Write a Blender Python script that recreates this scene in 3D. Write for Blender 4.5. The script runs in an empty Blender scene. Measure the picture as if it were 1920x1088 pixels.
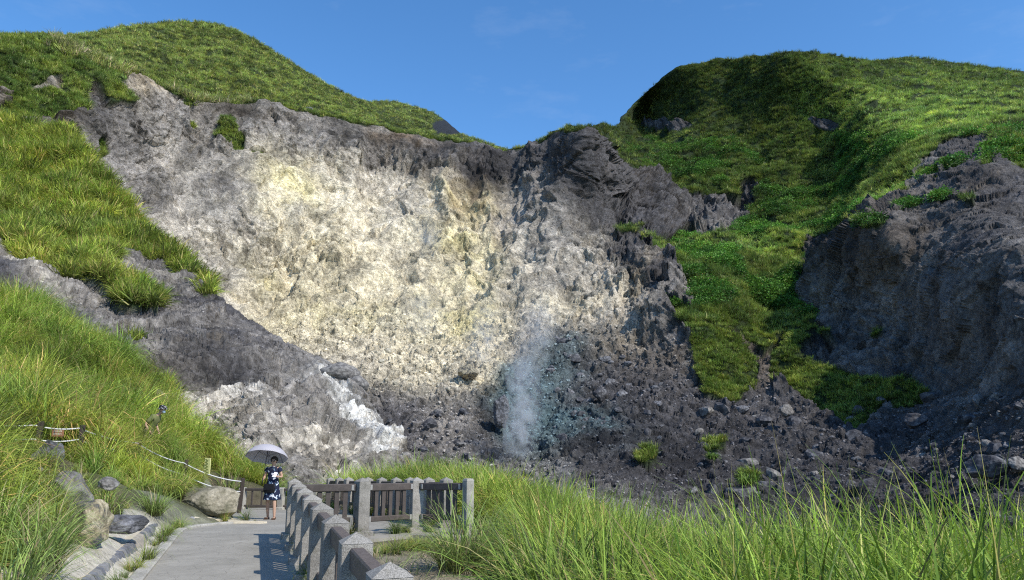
import bpy, bmesh, math, random
import numpy as np
from mathutils import Vector, Matrix
R = math.radians
random.seed(7)
RNG = np.random.default_rng(11)
scene = bpy.context.scene
COL = scene.collection

# ------------------------------------------------------------------ camera
PITCH = R(11.5); F = 1400.0; CAMZ = 1.75
cam_d = bpy.data.cameras.new('camera'); cam = bpy.data.objects.new('camera', cam_d); COL.objects.link(cam)
cam_d.sensor_width = 36; cam_d.lens = F / 1920 * 36; cam_d.clip_end = 5000; cam_d.clip_start = 0.05
cam.location = (0, 0, CAMZ); cam.rotation_euler = (math.pi / 2 + PITCH, 0, 0)
scene.camera = cam
CP, SP = math.cos(PITCH), math.sin(PITCH)

def unproj(px, py, d):
    px, py, d = np.asarray(px, float), np.asarray(py, float), np.asarray(d, float)
    cx = (px - 960) / F; cy = (544 - py) / F
    dy = CP - cy * SP; dz = SP + cy * CP
    t = d / dy
    return np.stack([cx * t, d + 0 * cx, CAMZ + dz * t], -1)
def onz(px, py, z):
    cx = (px - 960) / F; cy = (544 - py) / F
    dy = CP - cy * SP; dz = SP + cy * CP
    t = (z - CAMZ) / dz
    return Vector((cx * t, dy * t, z))
def U(px, py, d): return Vector(unproj(px, py, d))
def proj(P):
    P = np.asarray(P, float); x, y, z = P[..., 0], P[..., 1], P[..., 2] - CAMZ
    f = y * CP + z * SP; u = -y * SP + z * CP
    return 960 + F * x / f, 544 - F * u / f

# ------------------------------------------------------------------ noise
def _hash(ix, iy, iz, seed):
    h = (ix.astype(np.uint32) * np.uint32(374761393) + iy.astype(np.uint32) * np.uint32(668265263)
         + iz.astype(np.uint32) * np.uint32(2147483647) + np.uint32(seed * 144665 % 4294967295))
    h = (h ^ (h >> np.uint32(13))) * np.uint32(1274126177)
    h = h ^ (h >> np.uint32(16)); h = h * np.uint32(2246822519); h ^= h >> np.uint32(15)
    return h
def vnoise(P, s, seed=0):
    """smooth value noise in -1..1"""
    Q = P / s + 1000.0
    I = np.floor(Q).astype(np.int64); fr = (Q - I); fr = fr * fr * fr * (fr * (fr * 6 - 15) + 10)
    fx, fy, fz = fr[:, 0], fr[:, 1], fr[:, 2]
    def c(a, b, d): return _hash(I[:, 0] + a, I[:, 1] + b, I[:, 2] + d, seed).astype(np.float64) / 2147483647.5 - 1
    x00 = c(0,0,0) * (1-fx) + c(1,0,0) * fx; x10 = c(0,1,0) * (1-fx) + c(1,1,0) * fx
    x01 = c(0,0,1) * (1-fx) + c(1,0,1) * fx; x11 = c(0,1,1) * (1-fx) + c(1,1,1) * fx
    return (x00 * (1-fy) + x10 * fy) * (1-fz) + (x01 * (1-fy) + x11 * fy) * fz
def fbm(P, s, o=4, seed=0, g=.5):
    a, t, r = 1.0, 0, 0
    for i in range(o):
        r = r + a * vnoise(P, s, seed + i * 17); t += a; a *= g; s = s / 2.03
    return r / t
def ridged(P, s, o=4, seed=0, g=.5):
    a, t, r = 1.0, 0, 0
    for i in range(o):
        r = r + a * (1 - 2 * np.abs(vnoise(P, s, seed + i * 17))); t += a; a *= g; s = s / 2.03
    return r / t
def worley(P, s, seed=0):
    """cell id random and distance to nearest feature point (blocky rock)"""
    Q = P / s + 1000.0; I = np.floor(Q).astype(np.int64); best = np.full(len(P), 9.0); sec = best.copy(); cid = np.zeros(len(P))
    for a in (-1,0,1):
        for b in (-1,0,1):
            for c in (-1,0,1):
                J = I + np.array([a,b,c]); h = _hash(J[:,0], J[:,1], J[:,2], seed)
                px = (h & np.uint32(1023)) / 1023.0; py = ((h >> np.uint32(10)) & np.uint32(1023)) / 1023.0; pz = ((h >> np.uint32(20)) & np.uint32(1023)) / 1023.0
                d = np.sqrt((J[:,0] + px - Q[:,0])**2 + (J[:,1] + py - Q[:,1])**2 + (J[:,2] + pz - Q[:,2])**2)
                m = d < best; sec = np.where(m, best, np.minimum(sec, d)); cid = np.where(m, (h >> np.uint32(5)) % np.uint32(997) / 997.0, cid); best = np.where(m, d, best)
    return best, sec - best, cid

def facets(P, s, seed=0):
    """angular broken rock: every cell is a plane with its own random tilt; also returns edge distance and cell id"""
    Q = P / s + 1000.0; I = np.floor(Q).astype(np.int64); n = len(P); best = np.full(n, 9.0); sec = best.copy(); val = np.zeros(n); cid = np.zeros(n)
    for a in (-1,0,1):
        for b in (-1,0,1):
            for c in (-1,0,1):
                J = I + np.array([a,b,c]); h = _hash(J[:,0], J[:,1], J[:,2], seed); h2 = _hash(J[:,0], J[:,1], J[:,2], seed + 77)
                dx = J[:,0] + (h & np.uint32(1023)) / 1023.0 - Q[:,0]; dy = J[:,1] + ((h >> np.uint32(10)) & np.uint32(1023)) / 1023.0 - Q[:,1]; dz = J[:,2] + ((h >> np.uint32(20)) & np.uint32(1023)) / 1023.0 - Q[:,2]
                d = np.sqrt(dx*dx + dy*dy + dz*dz); m = d < best; sec = np.where(m, best, np.minimum(sec, d))
                f = dx * ((h2 & np.uint32(1023)) / 511.5 - 1) + dy * (((h2 >> np.uint32(10)) & np.uint32(1023)) / 511.5 - 1) + dz * (((h2 >> np.uint32(20)) & np.uint32(1023)) / 511.5 - 1)
                r_ = ((h >> np.uint32(5)) % np.uint32(997)) / 997.0
                val = np.where(m, f * 1.3 + .8 * (r_ - .5), val); cid = np.where(m, r_, cid); best = np.where(m, d, best)
    return val, sec - best, cid

def inpoly(px, py, poly):
    r = np.zeros(px.shape, bool); n = len(poly)
    for i in range(n):
        x0, y0 = poly[i]; x1, y1 = poly[(i + 1) % n]
        if y0 == y1: continue
        c = ((y0 > py) != (y1 > py)) & (px < (x1 - x0) * (py - y0) / (y1 - y0) + x0)
        r ^= c
    return r

# ------------------------------------------------------------------ objects helpers
def tag(o, label=None, cat=None, group=None, kind=None):
    if label: o['label'] = label
    if cat: o['category'] = cat
    if group: o['group'] = group
    if kind: o['kind'] = kind
    return o
def empty(name, loc=(0,0,0), rz=0.0):
    o = bpy.data.objects.new(name, None); COL.objects.link(o); o.location = loc; o.rotation_euler = (0,0,rz); o.empty_display_size = .1
    return o
def link(name, me, mat=None, parent=None, smooth=False):
    o = bpy.data.objects.new(name, me); COL.objects.link(o)
    if mat: me.materials.append(mat)
    if parent: o.parent = parent
    if smooth: me.polygons.foreach_set('use_smooth', [True] * len(me.polygons))
    return o
def np_mesh(name, V, Fc, smooth=True):
    """V (n,3); Fc (m,k) faces all with k corners"""
    me = bpy.data.meshes.new(name); V = np.ascontiguousarray(V, np.float32); Fc = np.ascontiguousarray(Fc, np.int32)
    m, k = Fc.shape
    me.vertices.add(len(V)); me.vertices.foreach_set('co', V.ravel())
    me.loops.add(m * k); me.loops.foreach_set('vertex_index', Fc.ravel())
    me.polygons.add(m); me.polygons.foreach_set('loop_start', np.arange(0, m * k, k, dtype=np.int32))
    me.polygons.foreach_set('use_smooth', np.full(m, smooth))
    me.update(calc_edges=True)
    return me
def add_col(me, name, C):
    a = me.color_attributes.new(name, 'FLOAT_COLOR', 'POINT')
    C4 = np.ones((len(C), 4), np.float32); C4[:, :C.shape[1]] = C
    a.data.foreach_set('color', C4.ravel())
def add_f(me, name, v):
    a = me.attributes.new(name, 'FLOAT', 'POINT'); a.data.foreach_set('value', np.asarray(v, np.float32))
def add_v(me, name, v):
    a = me.attributes.new(name, 'FLOAT_VECTOR', 'POINT'); a.data.foreach_set('vector', np.asarray(v, np.float32).ravel())
def bm_obj(name, bm, mat=None, parent=None, smooth=False):
    me = bpy.data.meshes.new(name); bm.normal_update(); bm.to_mesh(me); bm.free()
    return link(name, me, mat, parent, smooth)
def bm_box(bm, c, s, M=None, bevel=0.0):
    r = bmesh.ops.create_cube(bm, size=1.0)
    vs = r['verts']
    for v in vs: v.co = Vector((v.co.x * s[0], v.co.y * s[1], v.co.z * s[2]))
    if bevel:
        es = list({e for v in vs for e in v.link_edges})
        g = bmesh.ops.bevel(bm, geom=es, offset=bevel, segments=1, affect='EDGES')
        vs = list({v for f in g['faces'] for v in f.verts} | {v for v in vs if v.is_valid})
    for v in vs:
        v.co = v.co + Vector(c)
        if M is not None: v.co = M @ v.co
    return vs
def bm_tube(bm, pts, rads, n=8, cap=True):
    rings = []
    for i, p in enumerate(pts):
        p = Vector(p); a = Vector(pts[max(0, i-1)]); b = Vector(pts[min(len(pts)-1, i+1)])
        t = (b - a).normalized(); u = t.orthogonal().normalized() if i == 0 else (u - t * u.dot(t)).normalized()
        w = t.cross(u); r = rads[i] if hasattr(rads, '__len__') else rads
        rings.append([bm.verts.new(p + (u * math.cos(2*math.pi*k/n) + w * math.sin(2*math.pi*k/n)) * r) for k in range(n)])
    for A, B in zip(rings, rings[1:]):
        for k in range(n): bm.faces.new((A[k], A[(k+1) % n], B[(k+1) % n], B[k]))
    if cap: bm.faces.new(rings[0][::-1]); bm.faces.new(rings[-1])

# ------------------------------------------------------------------ materials
def mat_new(name):
    m = bpy.data.materials.new(name); m.use_nodes = True; nt = m.node_tree; b = nt.nodes['Principled BSDF']
    b.inputs['Specular IOR Level'].default_value = .25
    return m, nt, b
def N(nt, t, **k):
    n = nt.nodes.new(t)
    for a, v in k.items(): setattr(n, a, v)
    return n
def setin(n, **k):
    for a, v in k.items(): n.inputs[a.replace('_', ' ')].default_value = v
    return n
def noise_node(nt, scale, detail=6, rough=.6, coord='Object', dist=0.0, vec=None):
    if vec is None:
        tc = N(nt, 'ShaderNodeTexCoord'); vec = tc.outputs[coord]
    n = N(nt, 'ShaderNodeTexNoise'); n.inputs['Scale'].default_value = scale; n.inputs['Detail'].default_value = detail
    n.inputs['Roughness'].default_value = rough; n.inputs['Distortion'].default_value = dist
    nt.links.new(vec, n.inputs['Vector']); return n
def ramp(nt, fac, stops):
    r = N(nt, 'ShaderNodeValToRGB'); e = r.color_ramp.elements
    while len(e) < len(stops): e.new(.5)
    for i, (p, c) in enumerate(stops):
        e[i].position = p; e[i].color = (c[0], c[1], c[2], 1) if hasattr(c, '__len__') else (c, c, c, 1)
    nt.links.new(fac, r.inputs['Fac']); return r
def mulc(nt, a, b, f=1.0, mode='MULTIPLY'):
    m = N(nt, 'ShaderNodeMix'); m.data_type = 'RGBA'; m.blend_type = mode; m.inputs['Factor'].default_value = f
    nt.links.new(a, m.inputs[6]); nt.links.new(b, m.inputs[7]); return m.outputs[2]
def bump(nt, h, strength, dist, b, prev=None):
    n = N(nt, 'ShaderNodeBump'); n.inputs['Strength'].default_value = strength; n.inputs['Distance'].default_value = dist
    nt.links.new(h, n.inputs['Height'])
    if prev is not None: nt.links.new(prev, n.inputs['Normal'])
    nt.links.new(n.outputs[0], b.inputs['Normal']); return n.outputs[0]

def rock_attr_mat(name, s1, s2, b1, b2, lo=.55, hi=1.35):
    """vertex colour 'Col' broken up by fine procedural noise; s1 metres coarse, s2 fine"""
    m, nt, b = mat_new(name)
    at = N(nt, 'ShaderNodeAttribute', attribute_name='Col')
    n1 = noise_node(nt, 1 / s1, 10, .72); r1 = ramp(nt, n1.outputs['Fac'], [(.25, lo), (.5, .95), (.75, hi)])
    n2 = noise_node(nt, 1 / s2, 5, .7); r2 = ramp(nt, n2.outputs['Fac'], [(.3, lo + .08), (.5, 1.0), (.72, hi)])
    c = mulc(nt, at.outputs['Color'], r1.outputs['Color']); c = mulc(nt, c, r2.outputs['Color'])
    tc = N(nt, 'ShaderNodeTexCoord')
    v = N(nt, 'ShaderNodeTexVoronoi', feature='DISTANCE_TO_EDGE'); v.inputs['Scale'].default_value = 1 / (s1 * .8)
    n3 = noise_node(nt, 1 / s1, 3); mx = N(nt, 'ShaderNodeMix'); mx.data_type = 'VECTOR'; mx.inputs['Factor'].default_value = .35
    sc = N(nt, 'ShaderNodeVectorMath', operation='SCALE'); sc.inputs['Scale'].default_value = 3 * s1
    nt.links.new(n3.outputs['Color'], sc.inputs[0])
    ad = N(nt, 'ShaderNodeVectorMath', operation='ADD'); nt.links.new(tc.outputs['Object'], ad.inputs[0]); nt.links.new(sc.outputs[0], ad.inputs[1])
    nt.links.new(ad.outputs[0], v.inputs['Vector'])
    rv = ramp(nt, v.outputs['Distance'], [(0, .62), (.07, 1.0)])
    c = mulc(nt, c, rv.outputs['Color'], .55)
    mpv = N(nt, 'ShaderNodeMapping'); mpv.inputs['Scale'].default_value = (1, .8, .45); nt.links.new(tc.outputs['Object'], mpv.inputs['Vector'])
    n4 = noise_node(nt, 1 / (s1 * .55), 8, .75, dist=.6, vec=mpv.outputs[0]); r4 = ramp(nt, n4.outputs['Fac'], [(.36, .34), (.45, 1.0), (.7, 1.12)])
    c = mulc(nt, c, r4.outputs['Color'], .85 if lo < .7 else .3)
    nt.links.new(c, b.inputs['Base Color']); b.inputs['Roughness'].default_value = .9
    p = bump(nt, n4.outputs['Fac'], .8, b1 * .8, b)
    p = bump(nt, n1.outputs['Fac'], .9, b1, b, p); p = bump(nt, n2.outputs['Fac'], .8, b2, b, p)
    return m

def simple_mat(name, col, rough=.8, var=.25, scale=6, bmp=.2, bd=.01, spec=.25, detail=8):
    m, nt, b = mat_new(name); n = noise_node(nt, scale, detail, .65)
    r = ramp(nt, n.outputs['Fac'], [(.3, [c * (1 - var) for c in col]), (.7, [min(1, c * (1 + var)) for c in col])])
    nt.links.new(r.outputs['Color'], b.inputs['Base Color']); b.inputs['Roughness'].default_value = rough; b.inputs['Specular IOR Level'].default_value = spec
    if bmp: bump(nt, n.outputs['Fac'], bmp, bd, b)
    return m

def grass_mat(name, base, tip, dry, dryamt=.15, trans=.35, inst=True):
    m, nt, b = mat_new(name)
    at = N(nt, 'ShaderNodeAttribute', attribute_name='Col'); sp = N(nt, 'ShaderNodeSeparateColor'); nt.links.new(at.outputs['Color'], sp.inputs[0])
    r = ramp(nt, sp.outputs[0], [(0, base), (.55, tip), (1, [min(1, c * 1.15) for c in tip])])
    # some blades are dry
    ma = N(nt, 'ShaderNodeMath', operation='LESS_THAN'); ma.inputs[1].default_value = dryamt; nt.links.new(sp.outputs[1], ma.inputs[0])
    mx = N(nt, 'ShaderNodeMix'); mx.data_type = 'RGBA'; mx.inputs[7].default_value = (*dry, 1)
    nt.links.new(r.outputs['Color'], mx.inputs[6]); nt.links.new(ma.outputs[0], mx.inputs['Factor'])
    # per blade brightness and per tuft tint
    bri = N(nt, 'ShaderNodeMapRange'); bri.inputs['To Min'].default_value = .5; bri.inputs['To Max'].default_value = 1.55; nt.links.new(sp.outputs[2], bri.inputs['Value'])
    vm = N(nt, 'ShaderNodeVectorMath', operation='SCALE'); nt.links.new(mx.outputs[2], vm.inputs[0]); nt.links.new(bri.outputs[0], vm.inputs['Scale'])
    out = vm.outputs[0]
    if inst:
        ti = N(nt, 'ShaderNodeAttribute', attribute_name='tint'); ti.attribute_type = 'INSTANCER'
        out = mulc(nt, out, ti.outputs['Color'])
    b.inputs['Roughness'].default_value = .55; b.inputs['Specular IOR Level'].default_value = .3
    nt.links.new(out, b.inputs['Base Color'])
    tr = N(nt, 'ShaderNodeBsdfTranslucent'); nt.links.new(out, tr.inputs['Color'])
    ms = N(nt, 'ShaderNodeMixShader'); ms.inputs[0].default_value = trans
    nt.links.new(b.outputs[0], ms.inputs[1]); nt.links.new(tr.outputs[0], ms.inputs[2])
    nt.links.new(ms.outputs[0], nt.nodes['Material Output'].inputs['Surface'])
    return m

M = {}
M['far_rock'] = rock_attr_mat('weathered sulphur rock', 2.2, .55, .9, .3)
M['mid_rock'] = rock_attr_mat('weathered grey rock', 1.0, .22, .35, .1)
M['near_soil'] = rock_attr_mat('soil', .5, .06, .06, .02, .7, 1.25)
M['grass_far'] = grass_mat('hill grass', (.025,.036,.010), (.165,.215,.05), (.26,.24,.11), .12, .25)
M['grass_near'] = grass_mat('silver grass', (.035,.06,.013), (.235,.33,.065), (.46,.37,.18), .14, .34)
M['grass_lush'] = grass_mat('tall green grass', (.014,.032,.006), (.175,.27,.042), (.42,.40,.15), .08, .32)
M['shrub'] = grass_mat('dark shrub leaves', (.015,.04,.008), (.07,.15,.022), (.15,.12,.04), .04, .25)
M['scree'] = simple_mat('dark rubble', (.11,.11,.115), .85, .45, .8, .5, .1)

# ------------------------------------------------------------------ prototypes for instancing
def tuft_mesh(name, n, h, spread, w, seg, lean0, curl, rad, seed, stiff=.5, mat=None):
    g = np.random.default_rng(seed)
    az = g.uniform(0, 2*np.pi, n); r0 = rad * np.sqrt(g.uniform(0, 1, n)); ba = az + g.normal(0, .7, n)
    bx, by = r0 * np.cos(ba), r0 * np.sin(ba)
    L = h * g.uniform(.55, 1.15, n); th0 = np.abs(g.normal(lean0, lean0 * .6, n)); cu = np.abs(g.normal(curl, curl * .45, n))
    px, pz = np.zeros(n), np.zeros(n); pts = [(px.copy(), pz.copy())]
    for i in range(seg):
        t = (i + .5) / seg; th = th0 + cu * t ** (1 + stiff)
        px = px + np.sin(th) * L / seg; pz = pz + np.cos(th) * L / seg; pts.append((px.copy(), pz.copy()))
    tw = g.normal(0, .5, n); V = np.zeros((n, seg + 1, 2, 3)); C = np.zeros((n, seg + 1, 2, 3))
    rv, rb = g.uniform(0, 1, n), g.uniform(0, 1, n)
    for i, (a, b) in enumerate(pts):
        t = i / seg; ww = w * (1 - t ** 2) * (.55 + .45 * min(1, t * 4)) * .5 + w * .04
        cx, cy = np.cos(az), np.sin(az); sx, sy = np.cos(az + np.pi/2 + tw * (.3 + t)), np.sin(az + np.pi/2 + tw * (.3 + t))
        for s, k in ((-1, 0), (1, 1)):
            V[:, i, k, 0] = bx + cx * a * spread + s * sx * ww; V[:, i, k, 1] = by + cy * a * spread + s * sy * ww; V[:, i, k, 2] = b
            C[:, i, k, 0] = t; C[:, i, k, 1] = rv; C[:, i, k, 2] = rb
    idx = np.arange(n * (seg + 1) * 2).reshape(n, seg + 1, 2)
    Fc = np.stack([idx[:, :-1, 0], idx[:, :-1, 1], idx[:, 1:, 1], idx[:, 1:, 0]], -1).reshape(-1, 4)
    me = np_mesh(name, V.reshape(-1, 3), Fc, True); add_col(me, 'Col', C.reshape(-1, 3))
    if mat: me.materials.append(mat)
    return me
def shrub_mesh(name, n, h, rad, leaf, seed, mat):
    g = np.random.default_rng(seed); d = g.normal(size=(n, 3)); d[:, 2] = np.abs(d[:, 2]); d /= np.linalg.norm(d, axis=1)[:, None]
    lump = 1 + .25 * np.sin(d[:, 0] * 5 + seed) * np.cos(d[:, 1] * 6)
    rr = g.uniform(.55, 1.05, n) ** .6 * lump; c = d * rr[:, None] * np.array([rad, rad, h])
    a = d + g.normal(0, .7, (n, 3)); a /= np.linalg.norm(a, axis=1)[:, None]; a[:, 2] -= .3
    s = np.cross(a, g.normal(size=(n, 3))); s /= np.linalg.norm(s, axis=1)[:, None]
    l = leaf * g.uniform(.6, 1.3, (n, 1)); V = np.stack([c, c + a*l*.5 + s*l*.22, c + a*l, c + a*l*.5 - s*l*.22], 1)
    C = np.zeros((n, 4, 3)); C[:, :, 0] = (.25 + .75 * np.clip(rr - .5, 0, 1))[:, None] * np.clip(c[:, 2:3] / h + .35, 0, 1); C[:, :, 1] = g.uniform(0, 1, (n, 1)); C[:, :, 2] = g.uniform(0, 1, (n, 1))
    me = np_mesh(name, V.reshape(-1, 3), np.arange(n * 4).reshape(-1, 4), False); add_col(me, 'Col', C.reshape(-1, 3)); me.materials.append(mat)
    return me
def rock_mesh(name, seed, sub=3, planes=14, flat=(1,1,.75), rough=.06, keep=.55):
    g = np.random.default_rng(seed); bm = bmesh.new(); bmesh.ops.create_icosphere(bm, subdivisions=sub, radius=1.0)
    Nn = g.normal(size=(planes, 3)); Nn /= np.linalg.norm(Nn, axis=1)[:, None]; H = g.uniform(keep, 1.0, planes)
    D = np.array([v.co[:] for v in bm.verts]); D /= np.linalg.norm(D, axis=1)[:, None]
    dt = D @ Nn.T; q = np.where(dt > .05, H[None] / np.maximum(dt, .05), 9).min(1); q = np.minimum(q, 1.1)
    P = D * q[:, None]; P = P * (1 + rough * fbm(P + seed, .5, 3, seed))[:, None] * np.array(flat)
    for v, p in zip(bm.verts, P): v.co = p
    me = bpy.data.meshes.new(name); bm.to_mesh(me); bm.free()
    return me

def proto(name, me):
    return bpy.data.objects.new(name, me)   # never linked: only a shape for the instances below

def scatter(name, P, protos, scale, rot, tint, label, cat):
    """one 'stuff' object: a cloud of points, one tuft or stone on each"""
    n = len(P); me = bpy.data.meshes.new(name); me.vertices.add(n); me.vertices.foreach_set('co', np.asarray(P, np.float32).ravel())
    add_v(me, 'rot', rot); add_v(me, 'scl', scale if np.ndim(scale) == 2 else np.repeat(np.asarray(scale)[:, None], 3, 1)); add_v(me, 'tint0', tint)
    a = me.attributes.new('pick', 'INT', 'POINT'); a.data.foreach_set('value', RNG.integers(0, len(protos), n).astype(np.int32))
    o = bpy.data.objects.new(name, me); COL.objects.link(o); tag(o, label, cat, kind='stuff')
    ng = bpy.data.node_groups.new(name, 'GeometryNodeTree')
    ng.interface.new_socket('Geometry', in_out='INPUT', socket_type='NodeSocketGeometry'); ng.interface.new_socket('Geometry', in_out='OUTPUT', socket_type='NodeSocketGeometry')
    gi, go = ng.nodes.new('NodeGroupInput'), ng.nodes.new('NodeGroupOutput')
    def attr(nm, t):
        x = ng.nodes.new('GeometryNodeInputNamedAttribute'); x.data_type = t; x.inputs['Name'].default_value = nm; return x.outputs['Attribute']
    g2 = ng.nodes.new('GeometryNodeGeometryToInstance')
    for p in protos:
        oi = ng.nodes.new('GeometryNodeObjectInfo'); oi.inputs['Object'].default_value = p; ng.links.new(oi.outputs['Geometry'], g2.inputs[0])
    ip = ng.nodes.new('GeometryNodeInstanceOnPoints'); ip.inputs['Pick Instance'].default_value = True
    ng.links.new(gi.outputs[0], ip.inputs['Points']); ng.links.new(g2.outputs[0], ip.inputs['Instance'])
    ng.links.new(attr('pick', 'INT'), ip.inputs['Instance Index']); ng.links.new(attr('scl', 'FLOAT_VECTOR'), ip.inputs['Scale'])
    try:
        e = ng.nodes.new('FunctionNodeEulerToRotation'); ng.links.new(attr('rot', 'FLOAT_VECTOR'), e.inputs[0]); ng.links.new(e.outputs[0], ip.inputs['Rotation'])
    except Exception:
        ng.links.new(attr('rot', 'FLOAT_VECTOR'), ip.inputs['Rotation'])
    st = ng.nodes.new('GeometryNodeStoreNamedAttribute'); st.data_type = 'FLOAT_VECTOR'; st.domain = 'INSTANCE'; st.inputs['Name'].default_value = 'tint'
    ng.links.new(ip.outputs[0], st.inputs['Geometry']); ng.links.new(attr('tint0', 'FLOAT_VECTOR'), st.inputs['Value'])
    ng.links.new(st.outputs[0], go.inputs[0])
    md = o.modifiers.new('scatter', 'NODES'); md.node_group = ng
    return o
def upright(n, tilt=.15):
    return np.stack([RNG.normal(0, tilt, n), RNG.normal(0, tilt, n), RNG.uniform(0, 6.28, n)], -1)

# ------------------------------------------------------------------ terrain sheets
class Interp:
    def __init__(s, pts, c=60.0, log=True, lam=0.0):
        A = np.array(pts, float); s.X = A[:, :2]; s.c = c; s.log = log
        v = np.log(A[:, 2]) if log else A[:, 2]; s.m = v.mean()
        D = np.sqrt(((s.X[:, None] - s.X[None]) ** 2).sum(-1) + c * c)
        s.w = np.linalg.solve(D - (lam + 1e-6) * np.eye(len(A)), v - s.m)
    def __call__(s, x, y):
        x = np.ravel(x); y = np.ravel(y); o = np.zeros(len(x))
        for i in range(0, len(x), 60000):
            D = np.sqrt((x[i:i+60000, None] - s.X[None, :, 0]) ** 2 + (y[i:i+60000, None] - s.X[None, :, 1]) ** 2 + s.c ** 2)
            o[i:i+60000] = D @ s.w + s.m
        return np.exp(o) if s.log else o

def make_sheet(top, bot, x0, x1, nx, ny, ctrl, c, fold, foldrows=24, vpow=1.0):
    dep = Interp(ctrl, c); px = np.linspace(x0, x1, nx)
    ty = np.interp(px, *zip(*top)); by = np.interp(px, *zip(*bot))
    v = np.linspace(0, 1, ny) ** vpow
    PX = np.repeat(px[None], ny, 0); PY = ty[None] + (by - ty)[None] * v[:, None]
    D = dep(PX, PY).reshape(ny, nx); P = unproj(PX, PY, D)
    # the far side of the crest, falling away behind it
    out = P[0, :, :2] / np.linalg.norm(P[0, :, :2], axis=1)[:, None]
    rows = []
    for k in range(foldrows, 0, -1):
        s = fold * (k / foldrows) ** 1.6; z = -.5 * s * s / (s + fold * .12)
        q = P[0].copy(); q[:, :2] += out * s; q[:, 2] += z * 1.1; rows.append(q)
    P = np.concatenate([np.array(rows), P], 0)
    PX = np.concatenate([np.repeat(px[None], foldrows, 0), PX], 0); PY = np.concatenate([np.repeat(ty[None], foldrows, 0), PY], 0)
    return P, PX, PY, dep
def grid_normals(P):
    du = np.gradient(P, axis=1); dv = np.gradient(P, axis=0); n = np.cross(dv, du); n /= np.linalg.norm(n, axis=2)[..., None] + 1e-9
    fl = (n * (P - np.array([0, 0, CAMZ]))).sum(-1) > 0
    # keep orientation consistent: majority faces the camera
    return -n if fl.mean() > .5 else n
def region_mesh(name, P, mask, C, mat, extra=None):
    """mask on faces (ny-1,nx-1)"""
    ny, nx = P.shape[:2]; idx = np.arange(ny * nx).reshape(ny, nx)
    q = np.stack([idx[:-1, :-1], idx[1:, :-1], idx[1:, 1:], idx[:-1, 1:]], -1)[mask]
    u, inv = np.unique(q, return_inverse=True); Fc = inv.reshape(-1, 4)
    me = np_mesh(name, P.reshape(-1, 3)[u], Fc, True); add_col(me, 'Col', C.reshape(-1, 3)[u]); o = link(name, me, mat)
    return o

PAL = dict(cream=(.72,.65,.48), lgrey=(.46,.435,.38), mgrey=(.25,.235,.215), dgrey=(.078,.074,.074), black=(.024,.023,.026),
           rust=(.30,.17,.06), yellow=(.76,.67,.34), white=(.84,.82,.77), brown=(.17,.13,.095), blue=(.12,.17,.18), tan=(.42,.35,.24))
def paint(P, PX, PY, splats, base, seed=50, contrast=2.2, ns=9.0, A=None):
    Pf = P.reshape(-1, 3); x = PX.ravel(); y = PY.ravel(); names = sorted({s[5] for s in splats} | set(base)); W = {}
    for nme in names: W[nme] = np.full(len(x), base.get(nme, 0.0))
    wx = x + 22 * fbm(Pf, 12, 3, 91); wy = y + 22 * fbm(Pf, 12, 3, 92)
    for (cx, cy, rx, ry, ang, nme, st) in splats:
        ca, sa = math.cos(R(ang)), math.sin(R(ang)); dx, dy = wx - cx, wy - cy
        e = ((dx * ca + dy * sa) / rx) ** 2 + ((-dx * sa + dy * ca) / ry) ** 2
        W[nme] += st * np.exp(-e)
    tot = 0; C = 0
    Pa = Pf * np.array([1, 1, .45]) if A is None else Pf @ A
    for i, nme in enumerate(names):
        w = W[nme] ** 1.5 * np.exp(contrast * (fbm(Pa, ns, 5, seed + 7 * i, .62) * 1.6))
        tot = tot + w; C = C + w[:, None] * np.array(PAL[nme])[None]
    return C / tot[:, None]

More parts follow.
